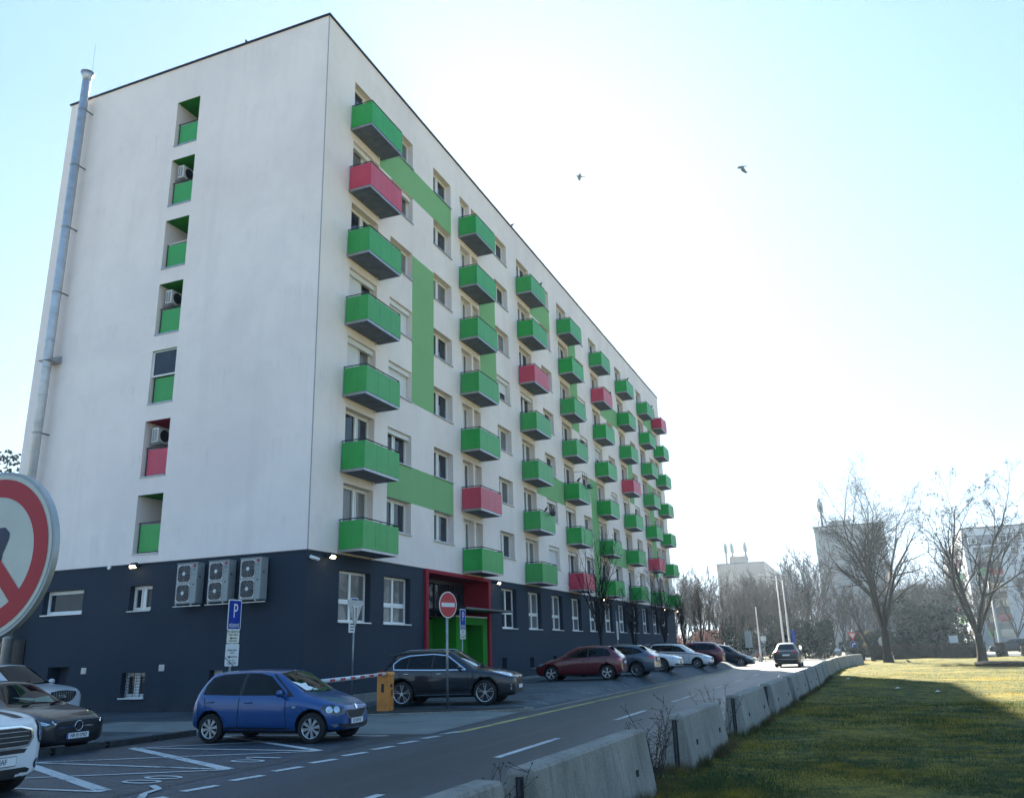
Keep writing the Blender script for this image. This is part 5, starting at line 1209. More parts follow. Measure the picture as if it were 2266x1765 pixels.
for k in range(1, 8):
    q = bm0.lerp(bm1, (k * .62 - .3) / 4.8); b.box(q.x + .035, q.x + .056, q.y - .14, q.y + .14, q.z - .028, q.z + .028, SRED)
b.build('reflector', bo); b = MB(); b.tube([(.06, .26, 1.05), (.06, .42, 1.052)], .062, 12, M('brown_cap', (.22, .09, .03), .5)); b.build('boom_hub', g)

# ------------------------------------------------------------ outdoor AC units
ACM = M('pale_grey_ac_casing', (.27, .30, .31), .5, var=.06); FAN = M('fan_grille_black', (.02, .022, .026), .5, var=.3, scale=30); LOGR = M('logo_red', (.30, .005, .04), .4, var=0)
for i, (x0, x1, lab) in enumerate(((-4.93, -4.06, 'large grey outdoor air conditioner with two fans, leftmost of the three on the gable'), (-3.58, -2.74, 'large grey outdoor air conditioner with two fans, middle one of the three'),
                                   (-2.28, -1.44, 'large grey outdoor air conditioner with two fans, rightmost of the three'))):
    t = root('air_conditioner', lab, 'air conditioner', ((x0 + x1) / 2, 0, 3.10), 0, 'three large air conditioners on the gable')
    hw = (x1 - x0) / 2; yf = -.46
    b = MB(); b.box(-hw, hw, yf, -.10, 0, 1.33, ACM); b.build('casing', t, bevel=.015)
    b = MB(); b.box(-hw - .01, hw + .01, yf - .012, -.09, 1.331, 1.35, ACM); b.build('top_cover', t)
    for zc in (.35, .99):
        cx = -hw + .33
        b = MB(); b.prism(rrect(.56, .58, .06, cx=cx, cy=zc), lambda u, v, d: (u, -d, v), -yf + .001, -yf + .012, METG); b.prism(rrect(.52, .54, .12, cx=cx, cy=zc), lambda u, v, d: (u, -d, v), -yf + .0125, -yf + .016, FAN)
        fo_ = b.build('fan', t)
        b = MB()
        for rr_ in (.10, .14, .18, .22, .26): b.tube([(cx + rr_ * math.cos(2 * math.pi * k / 24), yf - .02, zc + rr_ * math.sin(2 * math.pi * k / 24)) for k in range(25)], .003, 4, METG, cap=False)
        for k in range(12): b.tube([(cx + .06 * math.cos(k * math.pi / 6), yf - .02, zc + .06 * math.sin(k * math.pi / 6)), (cx + .27 * math.cos(k * math.pi / 6), yf - .02, zc + .27 * math.sin(k * math.pi / 6))], .003, 4, METG, cap=False)
        b.build('grille', fo_)
        b = MB(); b.prism(disc(.062, 20, cx, zc), lambda u, v, d: (u, -d, v), -yf + .017, -yf + .03, SWHITE); b.build('hub', fo_)
    b = MB(); b.prism(disc(.055, 20, hw - .12, 1.24), lambda u, v, d: (u, -d, v), -yf + .002, -yf + .006, LOGR); lg = b.build('logo', t)
    text('LG', .085, METD, 'lettering', lg, frame((hw - .12, yf - .007, 1.11), (1, 0, 0), (0, 0, 1)))
    b = MB(); b.box(hw - .16, hw - .08, yf - .006, yf - .001, .61, .64, BLACKT); b.build('recessed_grip', t); b = MB(); b.box(hw - .2, hw - .04, yf - .005, yf - .001, .955, .962, METD); b.build('panel_seam', t); b = MB(); b.box(hw + .001, hw + .006, -.36, -.28, .85, .9, METD); b.build('side_cover', t)
    b = MB()
    for xx in (-hw + .12, hw - .12): b.box(xx - .02, xx + .02, -.52, -.002, -.055, -.005, METG)
    b.box(-hw - .1, hw + .2, -.42, -.39, -.09, -.06, METG); b.build('bracket', t)
for k, lab in ((5, 'small outdoor air conditioner in the second loggia from the top'), (3, 'small outdoor air conditioner in the fourth loggia from the top'), (1, 'small outdoor air conditioner above the red loggia parapet')):
    z = 4.97 + 2.8 * k
    t = root('air_conditioner', lab, 'air conditioner', (-7.12, .14, z + 1.33), 0, 'small air conditioners in the gable loggias')
    b = MB(); b.box(-.15, .15, 0, .80, 0, .56, M('white_ac_casing', (.60, .60, .58), .5, var=.05)); b.build('casing', t, bevel=.02)
    b = MB()
    for i in range(2):
        for j in range(6): b.box(-.11 + i * .12, -.02 + i * .12, -.006, -.001, .06 + j * .075, .10 + j * .075, BLACKT)
    b.build('vent_louvres', t)
    b = MB(); b.prism(disc(.23, 28, .33, .28), lambda u, v, d: (d, u, v), .151, .157, FAN); b.build('fan', t)
    b = MB()
    for y in (.12, .66): b.box(-.36, .16, y - .015, y + .015, -.04, -.005, METG)
    b.build('bracket', t)

# ------------------------------------------------------------ birds, person
BIRD = M('crow_feathers', (.022, .023, .028), .6, var=.3, kind='Object')
def bird(x, y, z, rz, label, wing=0, scale=1.0, tilt=.35, grp=None, dih=.5):
    b = MB(); ct, st_ = math.cos(tilt), math.sin(tilt)
    sp = [(-.22, .012), (-.16, .03), (-.09, .055), (0, .07), (.07, .055), (.11, .035), (.14, .038), (.165, .03), (.185, .012), (.22, .003)]
    pts = [(a * ct * scale, 0, (a * st_ + (.03 if a > .1 else 0)) * scale) for a, r_ in sp]
    b.tube(pts, [r_ * scale for a, r_ in sp], 10, BIRD)
    if wing:
        for s_ in (-1, 1):
            w1 = [(.07, .02, .02), (.10, .14, .02 + .14 * dih), (.02, .30, .02 + .22 * dih), (-.08, .40, .02 + .18 * dih), (-.07, .28, .02 + .18 * dih), (-.09, .14, .02 + .11 * dih), (-.09, .02, .01)]
            up = [(p[0] * scale, s_ * p[1] * scale, p[2] * scale) for p in w1]; lo = [(p[0], p[1], p[2] - .008) for p in up]
            b.poly(up, BIRD); b.poly(lo, BIRD)
            for i in range(len(up)): b.poly([up[i], up[(i + 1) % 7], lo[(i + 1) % 7], lo[i]], BIRD)
    else:
        for s_ in (-1, 1): b.tube([(.01 * scale, s_ * .03 * scale, -.04 * scale), (.02 * scale, s_ * .03 * scale, -.12 * scale)], .006 * scale, 4, BIRD)
    b.poly([(-.2 * ct * scale, -.03 * scale, -.2 * st_ * scale), (-.33 * ct * scale, -.05 * scale, -.33 * st_ * scale), (-.33 * ct * scale, .05 * scale, -.33 * st_ * scale), (-.2 * ct * scale, .03 * scale, -.2 * st_ * scale)], BIRD)
    o = b.build('bird', None, (x, y, z)); o.rotation_euler = (0, 0, rz); tag(o, label, 'bird', grp); return o
def dirp(az, tn, D): a = R(az); return CAM.x + D * math.sin(a), CAM.y + D * math.cos(a), CAM.z + tn * D
bird(*dirp(-15.82, .6147, 38), R(200), 'dark bird flying level, left of the two in the open sky', 1, .95, .05, dih=-.25)
bird(*dirp(-3.69, .5944, 38), R(150), 'dark bird flying with drooping wings, right of the two in the open sky', 1, 1.05, .3, dih=-1.0)
bird(-4.16, .1, ZR + .22, R(160), 'dark bird perched on the roof edge above the gable', 0, .95, 1.0)
bird(.05, 19.2, ZR + .20, R(20), 'small bird perched on the roof edge above the third balcony column', 0, .8, .4)
for x, y, z, a, lab in ((.99, 21.3, 22.74 - .05, 70, 'small bird on the rail of the top balcony in the third column'), (.99, 36.3, 19.86, 80, 'dark bird on the rail of the upper red balcony in the fifth column'),
                        (.99, 42.2, 22.70, 10, 'dark bird on the rail of the top balcony in the sixth column'), (.99, 51.2, 22.70, 60, 'small bird on the rail of the top balcony in the seventh column'),
                        (.99, 56.9, 22.70, 100, 'dark bird on the rail of the red balcony at the far end of the roofline'), (.99, 27.0, 11.55, 20, 'black bird sitting upright on the fourth column balcony rail'),
                        (.95, 20.7, 8.78, 75, 'large dark bird leaning over the plant pot on the third column balcony')):
    bird(x, y, z, R(a), lab, 0, .95, .7)
bird(19.18, 47.85, -.28, R(160), 'dark bird standing on the sunlit grass between the big trees', 0, .95, .4)
b = MB(); b.tube([(0, 0, -.14), (0, 0, .1)], [.12, .17], 12, M('dark_basket', (.07, .06, .07), .8)); pb = b.build('pot', None); 
t = root('planter', 'dark hanging plant pot on the front of a third column balcony', 'planter', (1.17, 21.2, 8.60)); pb.parent = t
b = MB()
for k in range(14): b.tube([(0, 0, .08), (random.uniform(-.15, .15), random.uniform(-.25, .25), random.uniform(.15, .38))], .012, 4, M('dry_plant', (.06, .05, .04), .9))
b.build('dry_plant', t)
b = MB(); b.box(-.12, .12, -.28, .28, 0, .22, M('green_trough', (.02, .10, .07), .5)); tag(b.build('flower_trough', None, (1.14, 28.9, 11.30), bevel=.02), 'dark green flower trough hung outside the fourth column balcony', 'flower box')
b = MB()
for (p, q) in (((0, 0, 0), (0, 0, .75)), ((0, .9, 0), (0, .9, .75)), ((0, 0, .75), (0, .9, .75)), ((-.6, 0, 0), (-.6, 0, .75)), ((-.6, 0, .75), (0, 0, .75)), ((0, .45, 0), (0, .45, .75))): b.tube([p, q], .012, 5, METD)
tag(b.build('drying_rack', None, (.95, 28.0, 11.52)), 'thin wire drying rack standing behind the fourth column balcony rail', 'drying rack')
# a person seen over the estate roof
def person(x, y, z, rz, label):
    t = root('person', label, 'person', (x, y, z), rz)
    J = {'pel': (0, 0, .93), 'chest': (0, 0, 1.28), 'neck': (0, 0, 1.47), 'hd': (.01, 0, 1.56), 'top': (.01, 0, 1.68), 'shl': (0, .18, 1.40), 'ell': (.02, .24, 1.12), 'wrl': (.10, .22, .90), 'shr': (0, -.18, 1.40), 'elr': (.02, -.24, 1.12), 'wrr': (.10, -.22, .90),
         'hl': (0, .10, .88), 'kl': (.02, .11, .48), 'al': (0, .11, .08), 'tl': (.13, .12, .04), 'hr': (0, -.10, .88), 'kr': (.02, -.11, .48), 'ar': (0, -.11, .08), 'tr': (.13, -.12, .04)}
    rad = {'pel': .15, 'chest': .155, 'neck': .06, 'hd': .09, 'top': .075, 'shl': .07, 'ell': .048, 'wrl': .032, 'shr': .07, 'elr': .048, 'wrr': .032, 'hl': .10, 'kl': .065, 'al': .045, 'tl': .04, 'hr': .10, 'kr': .065, 'ar': .045, 'tr': .04}
    E_ = [('pel', 'chest'), ('chest', 'neck'), ('neck', 'hd'), ('hd', 'top'), ('chest', 'shl'), ('shl', 'ell'), ('ell', 'wrl'), ('chest', 'shr'), ('shr', 'elr'), ('elr', 'wrr'), ('pel', 'hl'), ('hl', 'kl'), ('kl', 'al'), ('al', 'tl'), ('pel', 'hr'), ('hr', 'kr'), ('kr', 'ar'), ('ar', 'tr')]
    ks = list(J); me = bpy.data.meshes.new('body'); me.from_pydata([J[k] for k in ks], [(ks.index(a), ks.index(b_)) for a, b_ in E_], [])
    o = bpy.data.objects.new('body', me); COL.objects.link(o); sk = o.modifiers.new('s', 'SKIN'); ss = o.modifiers.new('u', 'SUBSURF'); ss.levels = 1; ss.render_levels = 1
    for i, k in enumerate(ks): me.skin_vertices[0].data[i].radius = (rad[k], rad[k]); me.skin_vertices[0].data[i].use_root = (k == 'pel')
    dg = bpy.context.evaluated_depsgraph_get(); dg.update(); nm = bpy.data.meshes.new_from_object(o.evaluated_get(dg)); bpy.data.objects.remove(o)
    SK = M('skin', (.42, .25, .18), .6, var=.1, kind='Object'); JK = M('pale_jacket', (.50, .50, .48), .8, var=.15, kind='Object'); TR = M('dark_trousers', (.03, .035, .05), .85, var=.2, kind='Object')
    nm.materials.clear(); [nm.materials.append(m) for m in (SK, JK, TR)]
    for p in nm.polygons: p.material_index = 0 if p.center.z > 1.46 else (1 if p.center.z > .90 and abs(p.center.y) < .3 else 2); p.use_smooth = True
    o = bpy.data.objects.new('body', nm); COL.objects.link(o); o.parent = t
    b = MB(); b.tube([(-.01, 0, 1.585), (-.01, 0, 1.64), (-.005, 0, 1.70), (0, 0, 1.735)], [.098, .105, .09, .03], 12, M('grey_hair', (.10, .09, .08), .9, var=.3, kind='Object')); b.build('hair', t)
person(4.3, 41.2, -.22, R(200), 'person with grey hair and pale jacket standing behind the white estate')

# ------------------------------------------------------------ trees
BARK = M('bark', (.022, .018, .016), .95, var=.45, scale=3, bmp=.5, kind='Object'); TWIG = M('twig_bark', (.022, .018, .017), .95, spec=.1, var=.35, scale=2, kind='Object'); TWIGP = M('pale_twig_bark', (.055, .042, .04), .95, spec=.1, var=.35, scale=2, kind='Object')
def grow_tree(rng, H, r0, fork, mains, spread, levels=4, up=.35, dens=1.0, lean=(0, 0), wob=.18, kids=(7, 6, 5, 4), lens=(.55, .42, .36, .30), shape=1.0, mains_len=None, thin=1.0, lv0=2):
    trunk = []; crown = []
    def branch(p, d, L, r, lv):
        n = 5 if lv <= 1 else (4 if lv == 2 else 3)
        pts = [p.copy()]; rs = [r]; q = p.copy(); dd = d.copy()
        for i in range(n):
            dd = (dd + Vector((rng.gauss(0, wob), rng.gauss(0, wob), rng.gauss(0, wob * .6) + up * .18))).normalized()
            q = q + dd * (L / n); pts.append(q.copy()); rs.append(max(r * (1 - .80 * (i + 1) / n), .004 * thin))
        (trunk if lv == 0 else crown).append((pts, rs, 7 if lv == 0 else (5 if lv == 1 else (4 if lv == 2 else 3)), lv))
        if lv >= levels: return
        k = max(1, int(kids[lv] * dens + rng.random()))
        for j in range(k):
            t = .22 + .78 * (j + rng.random()) / k; idx = min(int(t * n), n - 1); f = t * n - idx
            pp = pts[idx].lerp(pts[idx + 1], f); base = (pts[idx + 1] - pts[idx]).normalized()
            a = rng.uniform(0, 2 * math.pi); perp = base.orthogonal().normalized(); perp.rotate(Matrix.Rotation(a, 3, base))
            ang = rng.uniform(.45, .95) * (1 if lv else .8)
            nd = (base * math.cos(ang) + perp * math.sin(ang)).normalized()
            branch(pp, nd, L * lens[lv] * rng.uniform(.7, 1.2) * (1.15 - .5 * t), max(rs[idx] * .58, .005 * thin), lv + 1)
    top = Vector((lean[0], lean[1], fork)); tp = [Vector((0, 0, -.15)), Vector((lean[0] * .1, lean[1] * .1, fork * .25)), Vector((lean[0] * .45, lean[1] * .45, fork * .6)), top]
    trunk.append((tp, [r0 * 1.55, r0 * 1.05, r0 * .92, r0 * .85], 10, 0))
    for i in range(mains):
        a = 2 * math.pi * (i + rng.uniform(-.25, .25)) / mains; s_ = spread * rng.uniform(.6, 1.15)
        d = Vector((math.cos(a) * s_, math.sin(a) * s_, 1)).normalized()
        branch(top - Vector((0, 0, rng.uniform(0, fork * .12))), d, (H - fork) * rng.uniform(.82, 1.08) * (mains_len or 1), r0 * .62 * rng.uniform(.75, 1.05), 0 if i < lv0 else 1)
    return trunk, crown
def build_tree(name, label, cat, loc, spec, group=None, mat=BARK, tmat=TWIG, rz=0, fruit=0, seed=1):
    rng = random.Random(seed); trunk, crown = grow_tree(rng, **spec)
    t = root(name, label, cat, loc, rz, group)
    a = MB(); 
    for pts, rs, n, lv in trunk: a.tube(pts, rs, n, mat, cap=False)
    a.build('trunk', t); c_ = MB()
    for pts, rs, n, lv in crown: c_.tube(pts, rs, n, mat if lv <= 1 else tmat, cap=False)
    co = c_.build('crown', t)
    if fruit:
        f = MB(); FM = M('dry_seed_clusters', (.05, .045, .05), .9, var=.4, kind='Object'); tips = [pts[-1] for pts, rs, n, lv in crown if lv >= 2 and pts[-1].z > spec['H'] * .5]
        rng.shuffle(tips)
        for p in tips[:fruit]:
            for k in range(7):
                q = p + Vector((rng.gauss(0, .07), rng.gauss(0, .07), rng.gauss(0, .07))); e1 = Vector((rng.gauss(0, 1), rng.gauss(0, 1), rng.gauss(0, 1))).normalized() * .06; e2 = e1.orthogonal().normalized() * .04
                f.poly([q - e1, q + e2, q + e1, q - e2], FM)
        f.build('seed_clusters', t)
    return t
def copy_tree(o, loc, rz, sc, label=None, group=None):
    r_ = o.copy(); COL.objects.link(r_); r_.location = loc; r_.rotation_euler = (0, 0, rz); r_.scale = (sc, sc, sc) if not hasattr(sc, '__len__') else sc
    if label: r_['label'] = label
    if group: r_['group'] = group
    for ch in o.children:
        c_ = ch.copy(); COL.objects.link(c_); c_.parent = r_
    return r_
# two big park trees and the slim leaning one
build_tree('park_tree', 'tallest bare tree with many steep limbs on the sunlit grass', 'tree', (17.9, 50.8, -.45),
           dict(H=12.1, r0=.31, fork=2.5, mains=6, spread=.30, levels=4, up=.32, dens=.92, wob=.14, kids=(11, 8, 6, 4), lens=(.56, .50, .46, .42), thin=1.45, lv0=5), seed=5, rz=R(70))
build_tree('park_tree', 'bare tree forked low into two thick limbs, with dark seed clusters, at the right', 'tree', (23.7, 44.7, -.45),
           dict(H=10.4, r0=.28, fork=1.9, mains=4, spread=.38, levels=4, up=.24, dens=.80, wob=.14, kids=(11, 8, 6, 4), lens=(.56, .50, .46, .42), thin=1.45, lv0=4), seed=23, fruit=260, rz=R(200))
build_tree('slim_tree', 'slim leaning bare tree just left of the tallest park tree', 'tree', (16.9, 57.8, -.45),
           dict(H=6.6, r0=.15, fork=2.6, mains=3, spread=.35, levels=3, lean=(-.7, 0), up=.35, kids=(5, 5, 4, 3), thin=1.6), seed=9)
# upright street trees
st_spec = dict(H=6.6, r0=.085, fork=1.75, mains=9, spread=.24, levels=3, up=.75, dens=1.2, wob=.09, kids=(8, 6, 5, 3), lens=(.42, .38, .34, .3), thin=.9)
sl = ['upright bare street tree nearest to us, behind the red and grey-blue hatchbacks', 'second upright bare street tree along the dark base wall', 'third upright bare street tree, behind the white estate', 'fourth upright bare street tree, at the far corner of the block', 'fifth upright bare street tree, just beyond the far corner of the block', 'farthest upright bare street tree, lowest of the row']
sp_ = [(2.6, 24.4, 1.07), (2.6, 32.0, .74), (2.6, 41.4, 1.03), (2.6, 48.8, .88), (2.6, 57.0, 1.02), (3.4, 64.5, .70)]
sa = build_tree('street_tree', sl[0], 'tree', (*sp_[0][:2], -.1), st_spec, 'upright street trees along the facade', seed=31)
sb_ = build_tree('street_tree', sl[1], 'tree', (*sp_[1][:2], -.1), dict(st_spec, mains=8), 'upright street trees along the facade', seed=32)
sa.scale = (1.07,) * 3; sb_.scale = (.8, .8, .74)
for i in range(2, 6): copy_tree((sa, sb_)[i % 2], (*sp_[i][:2], -.15), i * 1.9, sp_[i][2], sl[i])
# wood of bare trees behind the crossing
ws = [build_tree('bare_tree', 'x', 'tree', (0, 0, -.4), dict(H=10, r0=.16, fork=2.0, mains=6, spread=.32, levels=3, up=.5, dens=1.25, wob=.13, kids=(8, 7, 5, 3), lens=(.45, .42, .38, .3), thin=3.2), seed=40 + i, mat=BARK, tmat=(TWIG, TWIGP)[i % 2]) for i in range(4)]
rnd = random.Random(77)
grpL = ('bare tree in the hazy wood before the distant block with antennas', 'bare trees of the wood before the distant antenna block')
grpM = ('bare tree in the hazy wood below the tall distant block', 'bare trees below the tall distant block')
grpR = ('bare tree in the dark wood behind the long hedge', 'bare trees behind the long hedge')
grpE = ('bare tree standing before the coloured block at the right', 'bare trees before the coloured block')
grpS = ('bare tree beyond the far corner of the apartment block', 'bare trees beyond the far corner of the block')
items = []
for az, D, tn, g_ in [(-11.2, 108, .062, grpS), (-10.7, 118, .068, grpS), (-10.2, 126, .070, grpS), (-9.7, 112, .080, grpS), (-9.3, 130, .086, grpS), (-11.6, 124, .060, grpS),
                      (-8.8, 128, .070, grpL), (-8.2, 118, .058, grpL), (-7.7, 133, .066, grpL), (-7.2, 122, .066, grpL), (-6.7, 140, .074, grpL), (-6.3, 116, .060, grpL), (-5.8, 128, .072, grpL), (-5.3, 120, .058, grpL), (-4.9, 136, .066, grpL), (-4.4, 122, .072, grpL),
                      (-4.0, 132, .058, grpL), (-3.6, 120, .078, grpL), (-3.2, 138, .090, grpM), (-2.8, 126, .092, grpM), (-2.3, 118, .080, grpM), (-1.7, 124, .056, grpM), (-1.1, 116, .052, grpM), (-.5, 122, .050, grpM), (.1, 118, .052, grpM), (.8, 124, .054, grpM), (1.5, 120, .050, grpM),
                      (2.1, 118, .058, grpR), (2.7, 112, .055, grpR), (3.1, 140, .072, grpR), (3.6, 108, .056, grpR), (4.0, 145, .076, grpR), (4.4, 110, .058, grpR), (4.8, 142, .080, grpR), (5.2, 106, .056, grpR), (5.7, 112, .050, grpR), (-8.5, 100, .05, grpL), (-7.4, 98, .055, grpL), (-6.1, 102, .052, grpL), (-5.0, 99, .05, grpL), (-3.9, 103, .05, grpM), (-2.6, 100, .046, grpM),
                      (7.0, 118, .055, grpE), (8.2, 112, .062, grpE), (9.2, 108, .075, grpE), (10.4, 110, .07, grpE), (6.4, 130, .05, grpE)]:
    items.append((az, D, tn, g_))
for i, (az, D, tn, g_) in enumerate(items):
    x, y, z = dirp(az, 0, D); h = CAM.z + tn * D + .4; s_ = h / 10.3
    sxy = s_ * rnd.uniform(.85, 1.15)
    if i < 4: o = ws[i]; o.location = (x, y, -.4); o.rotation_euler = (0, 0, i); o.scale = (sxy, sxy, s_); o['label'] = g_[0]; o['group'] = g_[1]
    else: copy_tree(ws[i % 4], (x, y, -.4), rnd.uniform(0, 6.3), (sxy, sxy, s_), *g_)
# leafy masses: evergreens, hedges, bushes
def leaves(blobs, n, size, seed, flatn=1.0, shell=.55):
    """leaf quads through ellipsoid blobs: (cx,cy,cz,rx,ry,rz)"""
    r_ = np.random.default_rng(seed); B_ = np.array(blobs); vol = (B_[:, 3] * B_[:, 4] * B_[:, 5]) ** .8; pick = r_.choice(len(B_), n, p=vol / vol.sum())
    d = r_.normal(size=(n, 3)); d /= np.linalg.norm(d, axis=1)[:, None]; rad = (shell + (1 - shell) * r_.random(n)) ** .6
    c_ = B_[pick, :3] + d * B_[pick, 3:6] * rad[:, None]
    a = r_.normal(size=(n, 3)); a /= np.linalg.norm(a, axis=1)[:, None]; bb = np.cross(a, r_.normal(size=(n, 3))); bb /= np.linalg.norm(bb, axis=1)[:, None]
    s_ = size * r_.uniform(.6, 1.3, n)[:, None]
    v = np.stack([c_ - a * s_, c_ + bb * s_ * .5, c_ + a * s_, c_ - bb * s_ * .5], 1).reshape(-1, 3)
    return v
def np_mesh(name, v, mat, k=4):
    n = len(v) // k; me = bpy.data.meshes.new(name); me.vertices.add(len(v)); me.vertices.foreach_set('co', v.ravel().astype(np.float32))
    me.loops.add(n * k); me.loops.foreach_set('vertex_index', np.arange(n * k, dtype=np.int32)); me.polygons.add(n); me.polygons.foreach_set('loop_start', np.arange(0, n * k, k, dtype=np.int32)); me.polygons.foreach_set('loop_total', np.full(n, k, dtype=np.int32))
    me.materials.append(mat); me.update(); me.validate(); return me
def leafy(name, label, cat, loc, blobs, n, size, seed, mat, group=None, trunk=None):
    t = root(name, label, cat, loc, 0, group); o = bpy.data.objects.new('crown', np_mesh('crown', leaves(blobs, n, size, seed), mat)); COL.objects.link(o); o.parent = t
    b = MB(); b.tube([(0, 0, -.1), (0, 0, (trunk or (.5, .08))[0])], (trunk or (.5, .08))[1], 8, BARK); b.build('trunk', t); return t
EVG = M('evergreen_leaves', (.014, .026, .020), .9, spec=.05, var=.45, scale=.7, kind='Object'); HEDM = M('winter_hedge_leaves', (.034, .028, .022), .95, spec=.05, var=.4, scale=.8); DRYB = M('brown_winter_leaves', (.10, .07, .05), .9, var=.4, scale=.8)
rb_ = random.Random(5)
def rand_blobs(n, R_, H_, z0): return [(rb_.uniform(-R_, R_) * .6, rb_.uniform(-R_, R_) * .6, z0 + rb_.random() * (H_ - z0) * .9, R_ * rb_.uniform(.3, .55), R_ * rb_.uniform(.3, .55), R_ * rb_.uniform(.25, .45)) for _ in range(n)]
ev1 = leafy('evergreen_tree', 'dark green tree top showing above the left end of the apartment block', 'tree', (-34.5, 14.2, -.4), rand_blobs(22, 3.6, 12.5, 5) + [(0, 0, 11.8, 1.6, 1.6, 1.4), (-2, 1, 10.8, 1.6, 1.5, 1.3)], 9000, .16, 3, EVG, trunk=(10, .3))
ev2 = leafy('evergreen_tree', 'second dark green tree at the left edge behind the round sign', 'tree', (-38.5, 11.5, -.4), rand_blobs(22, 3.6, 12.5, 4), 8000, .16, 4, EVG, trunk=(10, .3))
ev1.scale = (1.1, 1.1, 1.17); ev2.scale = (1.1, 1.1, 1.12)
for i, (az, D, h, r_, lab) in enumerate(((2.6, 96, 5.4, 3.0, 'dark evergreen clump left of the hedge wood'), (3.8, 94, 5.0, 3.0, 'dark evergreen clump in the middle of the hedge wood'), (5.0, 96, 5.2, 2.8, 'dark evergreen clump at the right of the hedge wood'),
                                         (-3.5, 104, 4.6, 2.6, 'dark evergreen clump right of the pair of lamp posts'), (-2.7, 98, 3.8, 2.2, 'low dark evergreen clump behind the distant silver car'), (-7.4, 104, 5.2, 2.6, 'dark evergreen clump in the wood behind the large sign back'), (-5.2, 106, 5.0, 2.4, 'dark evergreen clump behind the pair of lamp posts'),
                                         (-9.3, 96, 3.0, 2.0, 'low dark shrub beyond the black hatchback'), (-.3, 100, 2.4, 2.2, 'low dark shrub behind the round bush'), (1.0, 96, 2.6, 1.8, 'low dark shrub behind the round grey disc'))):
    x, y, z = dirp(az, 0, D); leafy('evergreen_shrub', lab, 'shrub', (x, y, -.4), rand_blobs(16, r_, h, .5), 3600, .16, 60 + i, EVG, 'dark evergreen clumps behind the crossing', (h * .6, .1))
leafy('winter_shrub', 'round pinkish brown winter shrub beyond the black hatchback', 'shrub', (-1.8, 66.5, -.4), rand_blobs(14, 1.7, 3.0, .5), 3500, .09, 91, M('pinkish_twigs', (.16, .10, .09), .9, var=.3), None, (1.4, .06))
leafy('winter_shrub', 'second pinkish brown winter shrub beside the slim lamp post', 'shrub', (1.2, 69.0, -.4), rand_blobs(14, 1.8, 3.4, .5), 3500, .09, 92, MATS['pinkish_twigs'], None, (1.4, .06))
leafy('winter_shrub', 'pale yellowish bush left of the leaning slim tree', 'shrub', (17.0, 74.0, -.4), rand_blobs(10, 1.1, 2.5, .5), 2000, .09, 93, M('pale_yellow_twigs', (.30, .22, .12), .9, var=.3), None, (1, .05))
def hedge(label, x0, y0, x1, y1, w_, h, n, seed, cat='hedge', name='hedge'):
    r_ = np.random.default_rng(seed); L = math.hypot(x1 - x0, y1 - y0); t = r_.random((n, 3)); t[:, 0] *= L; 
    face = r_.random(n); yy = (t[:, 1] - .5) * w_; zz = t[:, 2] * h
    yy = np.where(face < .35, -w_ / 2 + r_.normal(0, .04, n), np.where(face < .5, w_ / 2 + r_.normal(0, .04, n), yy)); zz = np.where((face > .5) & (face < .85), h + r_.normal(0, .04, n), zz)
    c_ = np.stack([t[:, 0] - L / 2, yy, zz], 1); a = r_.normal(size=(n, 3)); a /= np.linalg.norm(a, axis=1)[:, None]; bb = np.cross(a, r_.normal(size=(n, 3))); bb /= np.linalg.norm(bb, axis=1)[:, None]
    v = np.stack([c_ - a * .07, c_ + bb * .035, c_ + a * .07, c_ - bb * .035], 1).reshape(-1, 3)
    b = MB(); b.box(-L / 2 + .05, L / 2 - .05, -w_ / 2 + .08, w_ / 2 - .08, -.1, h - .1, M('hedge_inner_twigs', (.02, .017, .014), .95))
    t_ = root(name, label, cat, ((x0 + x1) / 2, (y0 + y1) / 2, -.4), math.atan2(y1 - y0, x1 - x0)); o = bpy.data.objects.new('foliage', np_mesh('foliage', v, HEDM)); COL.objects.link(o); o.parent = t_; b.build('twigs', t_)
hedge('long low trimmed brown hedge between the two park trees', 18.7, 64.6, 26.2, 63.6, .9, 1.15, 9000, 1)
hedge('low hedge far right behind the small trimmed bush', 29.6, 65.0, 36, 64.2, .8, 1.05, 6000, 2)
def bush(x, y, w_, h, label, seed): hedge(label, x - w_ / 2, y, x + w_ / 2, y, w_, h, 2200, seed, 'bush', 'trimmed_bush')
bush(15.75, 61.8, .95, 1.0, 'trimmed bush in front of the yield sign post', 5); bush(17.35, 62.6, .95, 1.05, 'trimmed bush behind the leaning slim tree', 6); bush(27.4, 64.2, .85, 1.05, 'trimmed bush right of the forked park tree', 7); bush(29.3, 63.8, .9, 1.0, 'trimmed bush at the right edge', 8)
# fallen log
b = MB(); rl = random.Random(2); pts = [Vector((22.2, 34.3, -.22)), Vector((22.9, 33.2, -.20)), Vector((24.2, 31.4, -.20)), Vector((25.6, 29.6, -.22)), Vector((27.0, 27.9, -.22))]
b.tube(pts, [.13, .16, .15, .15, .12], 12, BARK); tag(b.build('log'), 'fallen dark log lying on the grass below the forked tree', 'log')
